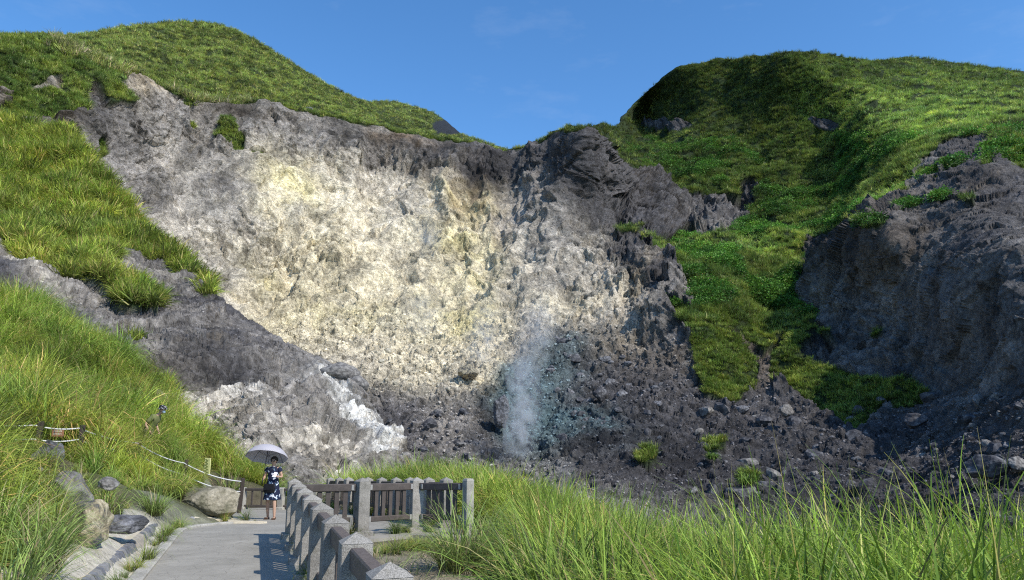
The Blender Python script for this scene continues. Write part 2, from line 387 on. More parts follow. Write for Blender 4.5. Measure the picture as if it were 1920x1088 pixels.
# ---------- main sheet: cliff, pit, right hill
topB = [(-260,66),(0,68),(60,72),(110,80),(170,104),(240,130),(300,165),(330,176),(420,193),(500,190),(580,205),(700,235),(800,255),(900,274),(940,284),(985,276),(1040,250),(1060,238),(1130,235),(1155,239),(1180,205),(1220,165),(1270,128),(1350,113),(1420,106),(1480,97),(1560,104),(1610,116),(1700,108),(1800,119),(1920,134),(2080,140),(2500,150)]
botB = [(-260,520),(0,600),(300,760),(700,960),(900,1040),(1000,1120),(2500,1120)]
ctrlB = [(1155,240,275),(1270,130,302),(1350,113,297),(1480,97,262),(1610,118,265),(1700,110,300),(1920,133,290),(2080,140,280),(2500,150,240),
 (-260,66,150),(0,68,165),(110,85,172),(240,135,182),(330,180,190),(420,195,200),(500,190,208),(580,205,215),(700,235,225),(800,255,232),(940,283,240),(1000,270,234),(1050,240,222),(1130,235,226),
 (0,150,150),(0,230,143),(-260,230,130),(-260,500,110),(0,500,115),(150,230,158),(150,350,150),(220,250,168),(300,300,178),(300,450,158),(300,600,135),(400,560,148),(500,400,180),(500,300,195),(700,330,212),(700,450,190),(850,400,205),(850,320,222),(950,400,206),(950,320,225),
 (1050,300,208),(1060,400,190),(1020,350,207),(1100,500,172),(1200,540,162),(1150,300,222),(1150,380,212),(1250,400,222),(1400,410,226),(1300,350,240),(1400,350,242),(1300,440,212),(1230,458,184),(1350,458,190),(1480,440,195),
 (1400,550,162),(1420,640,140),(1300,615,135),(1350,720,122),(1400,480,182),(1510,480,182),(1510,560,160),
 (500,560,158),(600,550,164),(800,550,170),(950,550,165),(1100,600,150),(1200,650,138),(600,640,142),(800,700,130),(900,750,120),(980,860,105),(980,700,128),(1100,750,120),(1200,800,105),(1300,850,95),(1100,900,85),(1200,980,72),(1000,930,84),(700,800,112),(850,850,104),(700,700,130),(600,800,110),
 (1600,850,86),(1900,900,60),(1900,770,70),(1560,620,136),(1530,520,160),(1640,640,120),(1750,700,100),(1900,600,76),(1920,450,88),(1820,450,100),(1750,450,114),(1640,420,136),(1640,520,128),(1700,380,140),(1750,330,150),(1830,262,166),(1880,300,140),(1920,340,126),(1920,250,165),(2080,300,130),(2080,500,80),(2080,700,66),(2500,300,100),(2500,700,55),(2500,1000,40),
 (1700,200,225),(1900,180,232),(1670,240,207),(1650,330,187),(1610,395,176),(1560,250,246),(1520,330,238),(1505,395,214),(1440,300,248),(1300,220,296),(1200,300,258),(1500,160,258),(1380,180,283),(1620,170,246),
 (1500,1088,58),(1900,1088,44),(1000,1088,64),(700,960,90),(1400,950,76),(1700,950,66)]
P, PX, PY, depB = make_sheet(topB, botB, -260, 2300, 1500, 760, ctrlB, 55, 60)
sh = P.shape; Pf = P.reshape(-1, 3)
# vegetated areas (pixel outlines of the photograph, warped by noise)
vegB = [[(-300,40),(140,60),(250,110),(320,160),(420,186),(400,203),(330,190),(300,163),(250,150),(222,160),(240,205),(200,205),(170,165),(140,165),(90,160),(60,172),(0,178),(-300,180)],
 [(1060,200),(1130,200),(1155,200),(1270,60),(1480,20),(2400,40),(2400,330),(1920,330),(1880,300),(1850,262),(1800,262),(1760,290),(1720,330),(1690,370),(1640,395),(1570,430),(1512,455),(1505,480),(1340,448),(1410,420),(1400,385),(1340,370),(1270,370),(1240,340),(1190,325),(1150,290),(1110,250),(1060,246)],
 [(1200,450),(1340,448),(1505,470),(1512,520),(1490,580),(1540,600),(1535,625),(1480,650),(1430,680),(1400,655),(1370,640),(1300,600),(1290,545),(1250,500)],
 [(1245,568),(1310,600),(1370,650),(1420,690),(1415,720),(1380,760),(1320,750),(1295,700),(1300,640)],
 [(1440,695),(1500,640),(1545,612),(1550,636),(1500,680),(1560,700),(1640,710),(1680,722),(1660,760),(1600,800),(1570,780),(1500,740),(1440,715)]]
ellB = [(60,190,60,18),(135,180,24,20),(30,225,40,22),(90,212,48,18),(140,208,16,14),(175,285,13,20),(425,258,20,22),(445,275,14,18),(480,297,17,8),(345,207,9,12),(357,245,7,8),(1210,870,20,12),(1335,852,24,11),(1400,902,16,9),(1700,745,40,18),(1180,440,26,7),(1820,380,8,5),(1785,315,24,9),(1745,330,20,12),(1700,385,24,9),(1855,300,10,18),(1640,425,24,8),(1760,372,14,5),(300,160,14,10),(1655,640,14,7),(1560,650,14,7)]
wx = PX.ravel() + 9 * fbm(Pf, 6, 3, 31); wy = PY.ravel() + 9 * fbm(Pf, 6, 3, 32)
veg = np.zeros(len(wx), bool)
for p in vegB: veg |= inpoly(wx, wy, p)
for (cx, cy, rx, ry) in ellB: veg |= ((wx - cx) / rx) ** 2 + ((wy - cy) / ry) ** 2 < 1
rimy = np.interp(wx, *zip(*topB)); veg |= (wx > 300) & (wx < 1070) & (wy < rimy + 7 + 5 * fbm(Pf, 9, 2, 5))
veg &= ~(((wx-1235)/36) ** 2 + ((wy-240)/10) ** 2 < 1)
veg &= ~(((wx-1280)/26) ** 2 + ((wy-245)/12) ** 2 < 1)
veg &= ~(((wx-1550)/36) ** 2 + ((wy-238)/9) ** 2 < 1)
veg &= ~(((wx-1405)/20) ** 2 + ((wy-372)/30) ** 2 < 1)
crest = PY.ravel() <= np.interp(PX.ravel(), *zip(*topB)) + .01
vegB_mask = veg.copy()
# relief
Nn = grid_normals(P).reshape(-1, 3)
warp = np.stack([fbm(Pf, 14, 3, 80), fbm(Pf, 14, 3, 81), fbm(Pf, 14, 3, 82)], -1)
Pw = Pf + 5 * warp
gull = ridged(Pw * np.array([1, .5, .16]), 13, 4, 3)                     # vertical gullies
gull2 = ridged(Pw * np.array([1, .6, .22]), 4.2, 4, 13)
blk, edg, cid = worley(Pf * np.array([1, 1, .6]) + 2.2 * np.stack([fbm(Pf, 4, 3, 70), fbm(Pf, 4, 3, 71), fbm(Pf, 4, 3, 72)], -1), 4.5, 5)
fine = fbm(Pf, 1.6, 3, 21, .6); med = fbm(Pf, 6, 3, 23); big = fbm(Pf, 26, 2, 24); rough = np.clip(fbm(Pf, 18, 3, 27) * 2.2 + .45, .1, 1)
streak = fbm(Pw * np.array([1, .7, .12]), 1.6, 4, 29, .6)
rubble = 1 / (1 + np.exp(-(PY.ravel() - (585 + .12 * np.abs(PX.ravel() - 850) - 40 * np.exp(-((PX.ravel() - 600) / 120) ** 2) + 30 * med)) / 22))
rightwall = 1 / (1 + np.exp(-(PX.ravel() - 1450) / 40)); rubble = np.where(PX.ravel() > 1450, np.clip((PY.ravel() - 720) / 40, 0, 1), rubble)
b2, e2, c2 = 0, 0, worley(Pf, 1.25, 9)[2]
pitn = fbm(Pw * np.array([1, .8, .45]), 2.6, 3, 33, .6); pits = np.clip((-pitn - .16) * 5, 0, 1) * np.clip(fbm(Pf, 12, 2, 34) * 2.5 + .55, .12, 1)
ledge = ridged(Pw @ np.array([[1,0,.35],[0,1,0],[-.35,0,1]]) * np.array([.5, .8, 1.0]), 7.5, 4, 35)
dkn = np.clip(((PX.ravel() - 980) / 80), 0, 1)       # the right hand crags are rougher
Pfw = Pf + 1.6 * np.stack([fbm(Pf, 5, 3, 70), fbm(Pf, 5, 3, 71), fbm(Pf, 5, 3, 72)], -1)
f1, fe1, fc1 = facets(Pfw * np.array([1, .8, .42]), 6.0, 201); f2, fe2, fc2 = facets(Pfw * np.array([1, .9, .55]), 2.3, 202); f3, fe3, fc3 = facets(Pf * np.array([1, 1, .8]), 1.05, 203)
crag = np.clip((PX.ravel() - 1040) / 90, 0, 1); crag = np.maximum(crag, np.clip(fbm(Pf, 16, 3, 28) * 2.5, 0, .8)); crag = np.maximum(crag, .9 * np.exp(-((PY.ravel() - 310 - .05 * (PX.ravel() - 900)) / 30) ** 2) * (PX.ravel() > 600))
crag = crag * np.where(PX.ravel() > 1480, .7, 1)
disp = (1 - rubble) * (3.2 * gull * np.where(PX.ravel() > 1480, .55, 1) + .6 * gull2 + 2.2 * big + .6 * med + (.45 + 1.0 * crag) * f1 + (.08 + .55 * crag) * f2 + (.03 + .22 * crag) * f3 + rough * .2 * fine + .5 * ledge * (.5 + .5 * crag) - .5 * pits) \
     + rubble * (.7 * gull2 + 1.2 * med + .42 * f2 + .42 * f3 + .2 * fine)
vegd = 2.2 * fbm(Pf, 9, 3, 40) + 2.2 * ridged(Pf * np.array([1,.7,.4]), 22, 3, 44) + .9 * fbm(Pf, 3.2, 2, 45)
disp = np.where(veg, vegd, disp)
disp = np.where((PX.ravel() > 1650) & (PY.ravel() < 480), disp * .55, disp)
nearfade = np.clip(P[..., 1].ravel() / 120, .45, 1.3)
rimd = PY.ravel() - np.interp(PX.ravel(), *zip(*topB)); disp *= np.clip(.35 + rimd / 60, .35, 1) * nearfade
Pd = (Pf + Nn * disp[:, None]).reshape(sh)
# long vertical cliffs ledges
PAL = {k: ((v[0]*1.05, v[1]*.99, v[2]*.9) if v[0] > .3 else v) for k, v in PAL.items()}; PAL['cream'] = (.80,.70,.49); PAL['lgrey'] = (.54,.485,.39); PAL['mgrey'] = (.30,.275,.245); PAL['tan'] = (.50,.41,.28); PAL['dgrey'] = (.098,.093,.094); PAL['yellow'] = (.82,.71,.32); PAL['brown'] = (.14,.115,.09); PAL['black'] = (.034,.033,.036); PAL['blue'] = (.13,.20,.21); PAL['white'] = (.72,.70,.64)
splB = [(700,480,190,110,15,'cream',4),(640,560,170,60,15,'yellow',2.2),(860,440,60,80,0,'yellow',2.5),(540,370,50,80,-15,'yellow',2),(800,620,140,50,10,'yellow',1.6),(780,680,110,50,20,'cream',5),(1060,690,60,40,0,'blue',5),(1010,760,50,90,0,'blue',5),(1120,800,120,30,12,'blue',3),(960,820,40,50,0,'blue',4),(1380,650,34,34,0,'brown',25),(1440,690,34,24,0,'brown',25),(330,330,110,100,20,'mgrey',9),(600,250,200,40,8,'mgrey',8),(420,400,60,90,20,'mgrey',4),(250,330,50,90,10,'mgrey',5),(960,430,60,70,0,'mgrey',3), # cx cy rx ry angle colour strength
 (560,440,150,130,20,'cream',3), (700,520,170,110,10,'cream',4), (620,600,130,60,20,'cream',3.5),(820,600,160,70,0,'cream',3),(880,560,80,60,0,'yellow',2),(540,350,60,90,-20,'yellow',2),(640,540,90,60,0,'yellow',1.4),(620,400,160,60,5,'white',1.6),(850,420,70,60,0,'yellow',1.2),(890,490,50,50,0,'yellow',1.4),(700,600,120,60,0,'white',2),(480,580,60,50,0,'cream',2),(520,600,70,70,0,'yellow',1),
 (330,380,110,110,20,'lgrey',5),(430,480,120,100,0,'lgrey',4),(400,420,60,90,0,'white',1.2),(650,330,180,50,10,'lgrey',4),(780,420,120,80,0,'lgrey',3),(1000,480,100,100,0,'lgrey',4),(1100,520,80,90,0,'lgrey',3),(930,470,60,100,0,'cream',1.5),(960,560,80,50,0,'cream',2),(1000,560,60,60,0,'lgrey',2),
 (240,260,60,80,0,'mgrey',5),(270,180,30,40,0,'tan',5),(350,250,90,60,20,'mgrey',5),(400,290,60,40,0,'brown',1.5),(480,250,150,40,8,'mgrey',6),(620,260,160,34,8,'mgrey',6),(440,215,110,16,5,'brown',10),(540,240,60,20,0,'brown',3),(740,280,120,20,12,'brown',9),(760,268,70,12,12,'rust',5),(830,292,100,20,9,'dgrey',14),(930,322,60,22,0,'black',12),(970,300,90,26,-6,'dgrey',12),(870,345,60,14,8,'brown',5),(860,370,24,50,5,'rust',4),(895,380,14,60,5,'rust',5),(930,440,40,60,0,'rust',2),(880,440,60,60,0,'yellow',1.5),(1000,330,40,60,0,'mgrey',5),(180,250,30,60,0,'dgrey',5),(150,190,50,20,0,'dgrey',4),(60,210,80,30,0,'brown',4),
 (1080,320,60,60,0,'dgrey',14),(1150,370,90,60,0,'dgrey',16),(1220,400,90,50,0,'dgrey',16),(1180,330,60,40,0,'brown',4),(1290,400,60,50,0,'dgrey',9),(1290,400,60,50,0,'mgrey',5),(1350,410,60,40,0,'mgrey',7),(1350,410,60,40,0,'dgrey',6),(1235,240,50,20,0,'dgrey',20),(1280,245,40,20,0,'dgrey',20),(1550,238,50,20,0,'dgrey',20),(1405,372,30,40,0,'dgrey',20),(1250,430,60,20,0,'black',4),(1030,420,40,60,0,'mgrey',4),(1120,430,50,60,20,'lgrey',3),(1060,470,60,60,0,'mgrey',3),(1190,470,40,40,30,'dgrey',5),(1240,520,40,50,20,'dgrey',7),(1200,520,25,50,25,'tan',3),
 (1100,580,90,40,0,'cream',3),(1180,600,60,40,0,'lgrey',4),(1140,650,90,40,0,'tan',2.5),(1230,620,50,50,0,'mgrey',5),(1240,690,60,60,0,'brown',4),(1280,620,26,40,0,'dgrey',5),(980,610,36,40,0,'mgrey',6),(1010,650,30,40,0,'lgrey',3),
 (900,690,60,60,0,'cream',3),(880,640,60,60,0,'tan',2.5),(860,690,50,30,0,'lgrey',2),(640,680,70,50,0,'lgrey',3),(760,700,90,40,20,'lgrey',4),(700,660,120,40,20,'cream',3),
 (760,800,110,60,15,'dgrey',7),(640,760,80,50,30,'mgrey',4),(850,830,80,60,0,'mgrey',6),(840,760,70,40,20,'mgrey',5),(920,790,30,50,0,'black',6),(940,860,60,30,0,'dgrey',5),
 (1060,700,70,60,0,'dgrey',7),(1150,740,120,80,0,'dgrey',9),(1120,790,120,60,0,'black',5),(1060,690,40,40,0,'blue',5),(1000,760,60,80,0,'blue',6),(1100,800,120,40,10,'blue',4),(1250,830,160,60,0,'black',6),(1300,780,90,60,0,'dgrey',8),(1050,930,80,50,20,'mgrey',7),(1130,960,80,40,0,'mgrey',6),(1160,900,100,40,0,'dgrey',7),
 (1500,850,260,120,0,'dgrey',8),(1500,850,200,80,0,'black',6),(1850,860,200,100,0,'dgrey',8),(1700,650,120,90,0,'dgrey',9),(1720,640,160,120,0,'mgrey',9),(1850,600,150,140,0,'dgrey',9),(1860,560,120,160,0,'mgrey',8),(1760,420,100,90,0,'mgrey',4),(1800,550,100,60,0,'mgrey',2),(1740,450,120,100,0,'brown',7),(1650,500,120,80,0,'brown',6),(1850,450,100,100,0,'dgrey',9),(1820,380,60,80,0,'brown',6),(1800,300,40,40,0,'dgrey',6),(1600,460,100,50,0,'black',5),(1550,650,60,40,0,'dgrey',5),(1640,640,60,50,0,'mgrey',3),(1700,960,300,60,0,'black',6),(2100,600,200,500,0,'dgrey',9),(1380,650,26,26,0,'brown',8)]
C = paint(Pd, PX, PY, splB, dict(mgrey=.4, lgrey=.3, dgrey=.12, white=.05, tan=.15, brown=.08), 50, 1.7, 9.0)
C *= (1 + .20 * np.clip(gull2, -1, 1) + .45 * streak + .55 * fbm(Pw * np.array([1, .7, .09]), 5.5, 3, 37) * (1 - .6 * rubble) + (.1 + .25 * rubble) * (c2 - .5))[:, None]
rimb = np.exp(-((rimd - 40) / 42) ** 2) * (PX.ravel() > 380) * (PX.ravel() < 1060); bands = fbm(Pw @ np.array([[.12,0,.0],[0,.12,0],[.0,0,1.0]]) + np.stack([0*f1, 0*f1, .12 * Pf[:,0]], -1), 2.4, 3, 36)
C *= (1 - .42 * np.clip(.45 + bands * 1.6, 0, 1) * rimb)[:, None]
crack = np.clip(1 - edg * 9, 0, 1) * (1 - rubble) * (cid > .7) * rough; C *= (1 - .5 * crack)[:, None] * (1 - .25 * pits * (1 - rubble))[:, None] * (1 - (.5 * np.clip(1 - fe2 * 9, 0, 1) * (fc1 > .35) * (.3 + .7 * crag)) * (1 - rubble))[:, None] * (.8 + .4 * fc3 + .18 * (fc2 - .5))[:, None]
C = np.where(veg[:, None], np.array([[.035, .055, .018]]) * (1 + .4 * med)[:, None], C)
fcx = PX[:-1, :-1]; fcy = PY[:-1, :-1]; crestf = crest.reshape(sh[:2])[:-1, :-1]
hillpoly = [(1140,-50),(2400,-50),(2400,330),(1920,330),(1880,300),(1850,262),(1800,262),(1760,290),(1720,330),(1690,370),(1640,395),(1570,430),(1512,455),(1540,600),(1480,690),(1440,715),(1400,760),(1295,750),(1290,640),(1240,570),(1290,545),(1200,450),(1340,448),(1410,420),(1400,385),(1270,370),(1190,325),(1140,280)]
mh = inpoly(fcx, fcy, hillpoly)
ms = ((rubble.reshape(sh[:2])[:-1, :-1] > .5) & (fcx < 1450) | (fcx >= 1450) & (fcy > 730)) & ~mh
tag(region_mesh('hill', Pd, mh, C, M['far_rock']), 'green mountainside on the right with dark shaded flank', 'hill', kind='structure')
tag(region_mesh('scree_slope', Pd, ms, C, M['far_rock']), 'slope of loose grey and sulphur stained rubble below the cliff', 'scree', kind='structure')
tag(region_mesh('cliff', Pd, ~mh & ~ms, C, M['far_rock']), 'tall eroded grey and pale yellow volcanic cliff', 'cliff', kind='structure')

def sample_px(P, PX, PY, mask, spacing, jitter=.5, extra=None):
    """pick grid vertices inside mask about 'spacing' picture pixels apart, plus their tint"""
    ny, nx = PX.shape; dx = abs(PX[ny//2, 1] - PX[ny//2, 0]); m = mask.reshape(ny, nx)
    dyc = np.abs(np.gradient(PY, axis=0)); cell = dx * np.maximum(dyc, .05); pr = np.clip(cell / spacing ** 2, 0, 1) * m
    sel = RNG.uniform(size=pr.shape) < pr
    return np.nonzero(sel.ravel())[0]

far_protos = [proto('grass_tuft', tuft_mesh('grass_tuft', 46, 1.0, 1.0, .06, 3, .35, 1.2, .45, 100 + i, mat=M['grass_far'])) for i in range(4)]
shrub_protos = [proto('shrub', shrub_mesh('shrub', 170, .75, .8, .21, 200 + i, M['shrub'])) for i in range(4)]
def tint_field(P, a=(.95, 1.0, .8), s=12, amp=.3, seed=300, yell=.25):
    n = fbm(P, s, 3, seed); n2 = fbm(P, s * .4, 2, seed + 9)
    b = 1 + amp * n + .3 * n2 + RNG.normal(0, .24, len(P)); b = np.clip(b, .22, 2.0)
    t = np.stack([a[0] * b * (1 + yell * n2 + .1 * n), a[1] * b, a[2] * b * (1 - yell * n2)], -1)
    st = np.clip((fbm(P, s * .7, 3, seed + 20) - .08) * 3, 0, 1)[:, None] * .75 * (yell > .2)
    t = t * (1 - .7 * st) + t * np.array([1.35, 1.02, 1.5]) * .7 * st
    return np.clip(t, .05, 3)
Pdf = Pd.reshape(-1, 3); pxr, pyr = PX.ravel(), PY.ravel()
inhill = vegB_mask & (pxr > 1050) & ~crest
# grass on right hill
ii = sample_px(P, PX, PY, inhill & (pyr < 620), 3.3); D = Pdf[ii]; n = len(ii)
shade = np.clip(1.15 - .35 * (pxr[ii] < 1500) * (pyr[ii] < 260) , .4, 2); bright = 1 + 1.1 * np.exp(-((pxr[ii] - 1760) / 200) ** 2 - ((pyr[ii] - 210) / 60) ** 2)  # shade tinted into the upper left flank, sunlight into the upper right slope
bas = 1 + .8 * np.exp(-((pxr[ii] - 1400) / 170) ** 2 - ((pyr[ii] - 462) / 26) ** 2) + .8 * np.exp(-((pxr[ii] - 1640) / 90) ** 2 - ((pyr[ii] - 385 + .4 * (pxr[ii] - 1640)) / 26) ** 2)  # sunlight painted into the tint of the basin strip and the spur ridge
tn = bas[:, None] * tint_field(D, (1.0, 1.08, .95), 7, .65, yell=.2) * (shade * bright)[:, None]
dark = fbm(D, 16, 3, 77) > .16; notop = pyr[ii] > 260
sel = dark & notop & RNG.choice([True, True, False], n)
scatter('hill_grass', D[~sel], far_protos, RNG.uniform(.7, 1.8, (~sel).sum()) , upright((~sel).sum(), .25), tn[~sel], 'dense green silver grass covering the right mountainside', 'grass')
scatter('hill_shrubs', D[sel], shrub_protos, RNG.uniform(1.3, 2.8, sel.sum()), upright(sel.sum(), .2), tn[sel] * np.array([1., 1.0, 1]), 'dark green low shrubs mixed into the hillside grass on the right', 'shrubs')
ii = sample_px(P, PX, PY, vegB_mask & (pxr > 1050) & (pyr > 560) & ~crest, 4.2); D = Pdf[ii]; n = len(ii)
scatter('gully_grass', D, far_protos, RNG.uniform(.6, 1.1, n), upright(n, .25), tint_field(D, (1.2, 1.3, .9), 7, .45, yell=.2), 'patches of bright low grass on the rubble under the right hill', 'grass')
ii = sample_px(P, PX, PY, vegB_mask & (pxr <= 1070) & ~crest, 3.6); D = Pdf[ii]; n = len(ii)
scatter('rim_grass', D, far_protos, RNG.uniform(.8, 1.5, n), upright(n, .3), tint_field(D, (1.5, 1.55, 1.3), 7, .5, yell=.2), 'pale green grass fringe along the cliff rim', 'grass')

rb = np.interp(pxr, *zip(*topB)); zz = vegB_mask & ~crest & (pxr > 90) & (pxr < 470) & (pyr > rb - 1) & (pyr < rb + 26)
ii = sample_px(P, PX, PY, zz, 7.5); D = Pdf[ii]; n = len(ii)
scatter('silver_grass', D, far_protos, RNG.uniform(1.8, 3.2, n), upright(n, .3), tint_field(D, (2.3, 1.9, 3.2), 9, .2, yell=.1), 'tall pale silver grass plumes on the brow of the cliff', 'grass')

# ---------- hill behind the cliff on the left
topA = [(-260,60),(0,64),(120,66),(160,64),(230,50),(290,44),(340,39),(400,43),(440,55),(500,88),(560,125),(600,150),(650,176),(690,190),(740,190),(775,200),(810,210),(840,228),(862,248),(868,252),(900,262),(925,272),(1010,300)]
botA = [(x_, y_ + 14) for x_, y_ in topB if x_ <= 940] + [(1010, 318)]
ctrlA = [(-260,60,230),(0,64,235),(120,66,240),(230,50,262),(340,39,280),(440,55,285),(500,88,288),(600,150,292),(690,190,300),(740,190,340),(810,210,350),(862,248,345),(925,272,350),(1010,300,350),(-260,150,190),(240,150,200),(330,195,212),(420,208,222),(500,205,230),(600,225,240),(700,250,255),(800,270,268),(940,300,285),(1010,318,300),(400,120,252),(550,180,256),(200,100,226),(750,225,300),(860,265,300)]
PA, PXA, PYA, depA = make_sheet(topA, botA, -260, 1010, 520, 150, ctrlA, 50, 60)
Nf = grid_normals(PA).reshape(-1, 3); Paf = PA.reshape(-1, 3)
rim = np.clip((PYA.ravel() - np.interp(PXA.ravel(), *zip(*topA))) / 40, .15, 1)
Paf = Paf + Nf * ((3.0 * fbm(Paf, 16, 3, 61) + 1.6 * fbm(Paf, 5, 2, 62)) * rim)[:, None]; PAd = Paf.reshape(PA.shape)
darkrock = (((PXA.ravel() - 838) / 30) ** 2 + ((PYA.ravel() - 240) / 16) ** 2 < 1) 
CA = np.where(darkrock[:, None], np.array([[.028, .032, .038]]), np.array([[.05, .07, .022]])) * np.ones((len(Paf), 1))
tag(region_mesh('hill', PAd, np.ones((PA.shape[0]-1, PA.shape[1]-1), bool), CA, M['far_rock']), 'rounded grassy hill behind the cliff on the left', 'hill', kind='structure')
crA = PYA.ravel() <= np.interp(PXA.ravel(), *zip(*topA)) - .5
ii = sample_px(PA, PXA, PYA, ~crA & ~darkrock, 2.8); D = Paf[ii]; n = len(ii)
scatter('hill_grass', D, far_protos, RNG.uniform(.7, 1.6, n), upright(n, .25), tint_field(D, (2.15, 2.0, 2.0), 4.5, .75, yell=.2), 'olive green grass covering the rounded hill on the left', 'grass')

# ---------- left slope: green band and grey rock ridge
topC = [(-260,215),(0,235),(60,243),(130,250),(150,290),(200,345),(240,400),(300,455),(345,495),(385,530),(410,562),(470,606),(520,636),(580,676),(620,690),(680,738),(715,788),(745,850),(780,890),(900,960)]
botC = [(-260,760),(0,800),(300,930),(500,1000),(900,1030)]
ctrlC = [(-260,215,140),(0,235,135),(130,250,131),(200,345,118),(240,400,110),(300,455,98),(400,560,81),(500,630,73),(600,688,66),(680,740,59),(745,850,48),(900,960,42),
 (-260,350,105),(-260,480,72),(-260,600,56),(-260,750,50),(0,350,108),(60,300,122),(100,400,100),(0,440,86),(0,480,72),(0,540,60),(0,600,53),(0,800,46),(100,500,75),(200,470,86),(200,520,76),(200,600,64),(300,560,76),(300,620,64),(300,700,52),(400,650,60),(400,750,50),(500,750,50),(600,790,47),(450,850,41),(600,880,38),(500,900,37),(400,900,38),(700,880,42),(300,930,36),(500,1000,32),(900,1030,34)]
PC, PXC, PYC, depC = make_sheet(topC, botC, -260, 900, 760, 520, ctrlC, 45, 35)
Pcf = PC.reshape(-1, 3); xc, yc = PXC.ravel(), PYC.ravel()
wx = xc + 16 * fbm(Pcf, 5, 4, 131); wy = yc + 16 * fbm(Pcf, 5, 4, 132)
vegCp = [[(-300,180),(0,225),(60,238),(140,245),(165,290),(215,345),(250,400),(310,455),(350,492),(392,528),(385,540),(340,524),(290,492),(222,466),(214,500),(200,520),(250,556),(296,590),(292,606),(240,590),(200,562),(110,532),(60,500),(0,452),(-300,420)]]
vegC = inpoly(wx, wy, vegCp[0])
for (cx, cy, rx, ry) in [(390,550,14,11),(258,642,18,12),(250,582,40,16),(310,745,12,20),(395,540,12,8)]: vegC |= ((wx-cx)/rx)**2 + ((wy-cy)/ry)**2 < 1
crC = PYC.ravel() <= np.interp(PXC.ravel(), *zip(*topC)) + .01
Nc = grid_normals(PC).reshape(-1, 3)
strata = ridged(Pcf @ np.array([[.8,.2,.5],[-.3,.9,.1],[-.5,-.1,.8]]) * np.array([1,.35,.35]), 4.0, 4, 141)
g1, ge1, gc1 = facets(Pcf * np.array([1,1,.8]) + .8 * np.stack([fbm(Pcf, 2, 2, 170), fbm(Pcf, 2, 2, 171), fbm(Pcf, 2, 2, 172)], -1), 2.6, 301); g2, ge2, gc2 = facets(Pcf, .95, 302); g3, ge3, gc3 = facets(Pcf, .42, 303)
dC = 1.1 * strata + .42 * g1 + .2 * g2 + .11 * g3 + 1.3 * fbm(Pcf, 6, 3, 142) + .2 * fbm(Pcf, .7, 3, 143)
dC = np.where(vegC, 2.2 * fbm(Pcf, 7, 3, 144) + 1.0 * fbm(Pcf, 2.5, 2, 145), dC) * np.clip(.4 + (yc - np.interp(xc, *zip(*topC))) / 50, .4, 1)
Pcd = Pcf + Nc * dC[:, None]; PCd = Pcd.reshape(PC.shape)
splC = [(0,520,90,50,30,'dgrey',5),(80,560,120,30,35,'mgrey',4),(80,560,120,30,35,'dgrey',5),(60,520,90,20,35,'lgrey',3),(300,540,110,40,28,'dgrey',7),(260,510,60,30,20,'lgrey',4),(400,600,130,60,25,'dgrey',8),(330,610,100,40,20,'mgrey',3),(500,680,120,50,30,'dgrey',6),(560,720,80,40,35,'mgrey',5),(400,690,80,40,10,'black',3),(340,680,80,40,0,'brown',2),
 (430,770,60,40,20,'white',1.2),(480,740,50,30,30,'white',1.0),(440,760,70,50,20,'lgrey',3),(390,760,50,40,0,'lgrey',4),(612,716,24,14,40,'white',7),(640,750,22,20,40,'white',9),(668,785,24,20,40,'white',11),(698,820,26,22,40,'white',12),(722,852,22,18,0,'white',10),(430,770,70,34,25,'lgrey',3),(640,800,90,70,30,'mgrey',2),(500,800,120,60,25,'mgrey',2.5),(600,725,60,22,35,'white',4),(560,760,60,40,30,'mgrey',3),(560,760,60,40,30,'lgrey',3),(560,800,60,60,0,'mgrey',3),(600,850,60,30,0,'tan',1.2),(600,850,60,40,0,'lgrey',3),(520,830,60,60,0,'mgrey',5),(470,880,60,50,0,'lgrey',4),(540,870,60,50,0,'mgrey',4),(330,560,120,26,28,'mgrey',5),(450,640,110,30,30,'mgrey',5),(640,880,60,30,0,'lgrey',3),(700,720,40,40,0,'mgrey',4)]
CC = paint(Pcd.reshape(PC.shape), PXC, PYC, splC, dict(mgrey=.9, lgrey=.4, dgrey=.9, white=.12, black=.12), 350, 2.2, 3.4, np.array([[.7*.35,0,.7],[0,.8,0],[-.7*.35,0,.7]]))
CC *= (1 + .4 * np.clip(strata, -1, 1) + .7 * (gc3 - .5) + .4 * fbm(Pcf, .45, 2, 180))[:, None]
CC = CC * np.where(CC.mean(1, keepdims=True) > .5, .95, .76)
CC = np.where(vegC[:, None], np.array([[.05, .075, .02]]), CC)
tag(region_mesh('rock_slope', PCd, np.ones((PC.shape[0]-1, PC.shape[1]-1), bool), CC, M['mid_rock']), 'steep slope of dark and chalky white rock on the left', 'rock slope', kind='structure')
mid_protos = [proto('grass_tuft', tuft_mesh('grass_tuft', 60, 1.0, 1.0, .035, 4, .3, 1.3, .25, 120 + i, mat=M['grass_near'])) for i in range(4)]
ii = sample_px(PC, PXC, PYC, vegC & ~crC, 3.6); D = Pcd[ii]; n = len(ii)
scatter('slope_grass', D, mid_protos + far_protos[:2], RNG.uniform(.9, 2.5, n) * np.clip(D[:, 1] / 85, .6, 1.3), upright(n, .4), tint_field(D, (1.4, 1.28, .95), 4, .6, yell=.2), 'band of bright green grass on the slope left of the cliff', 'grass')

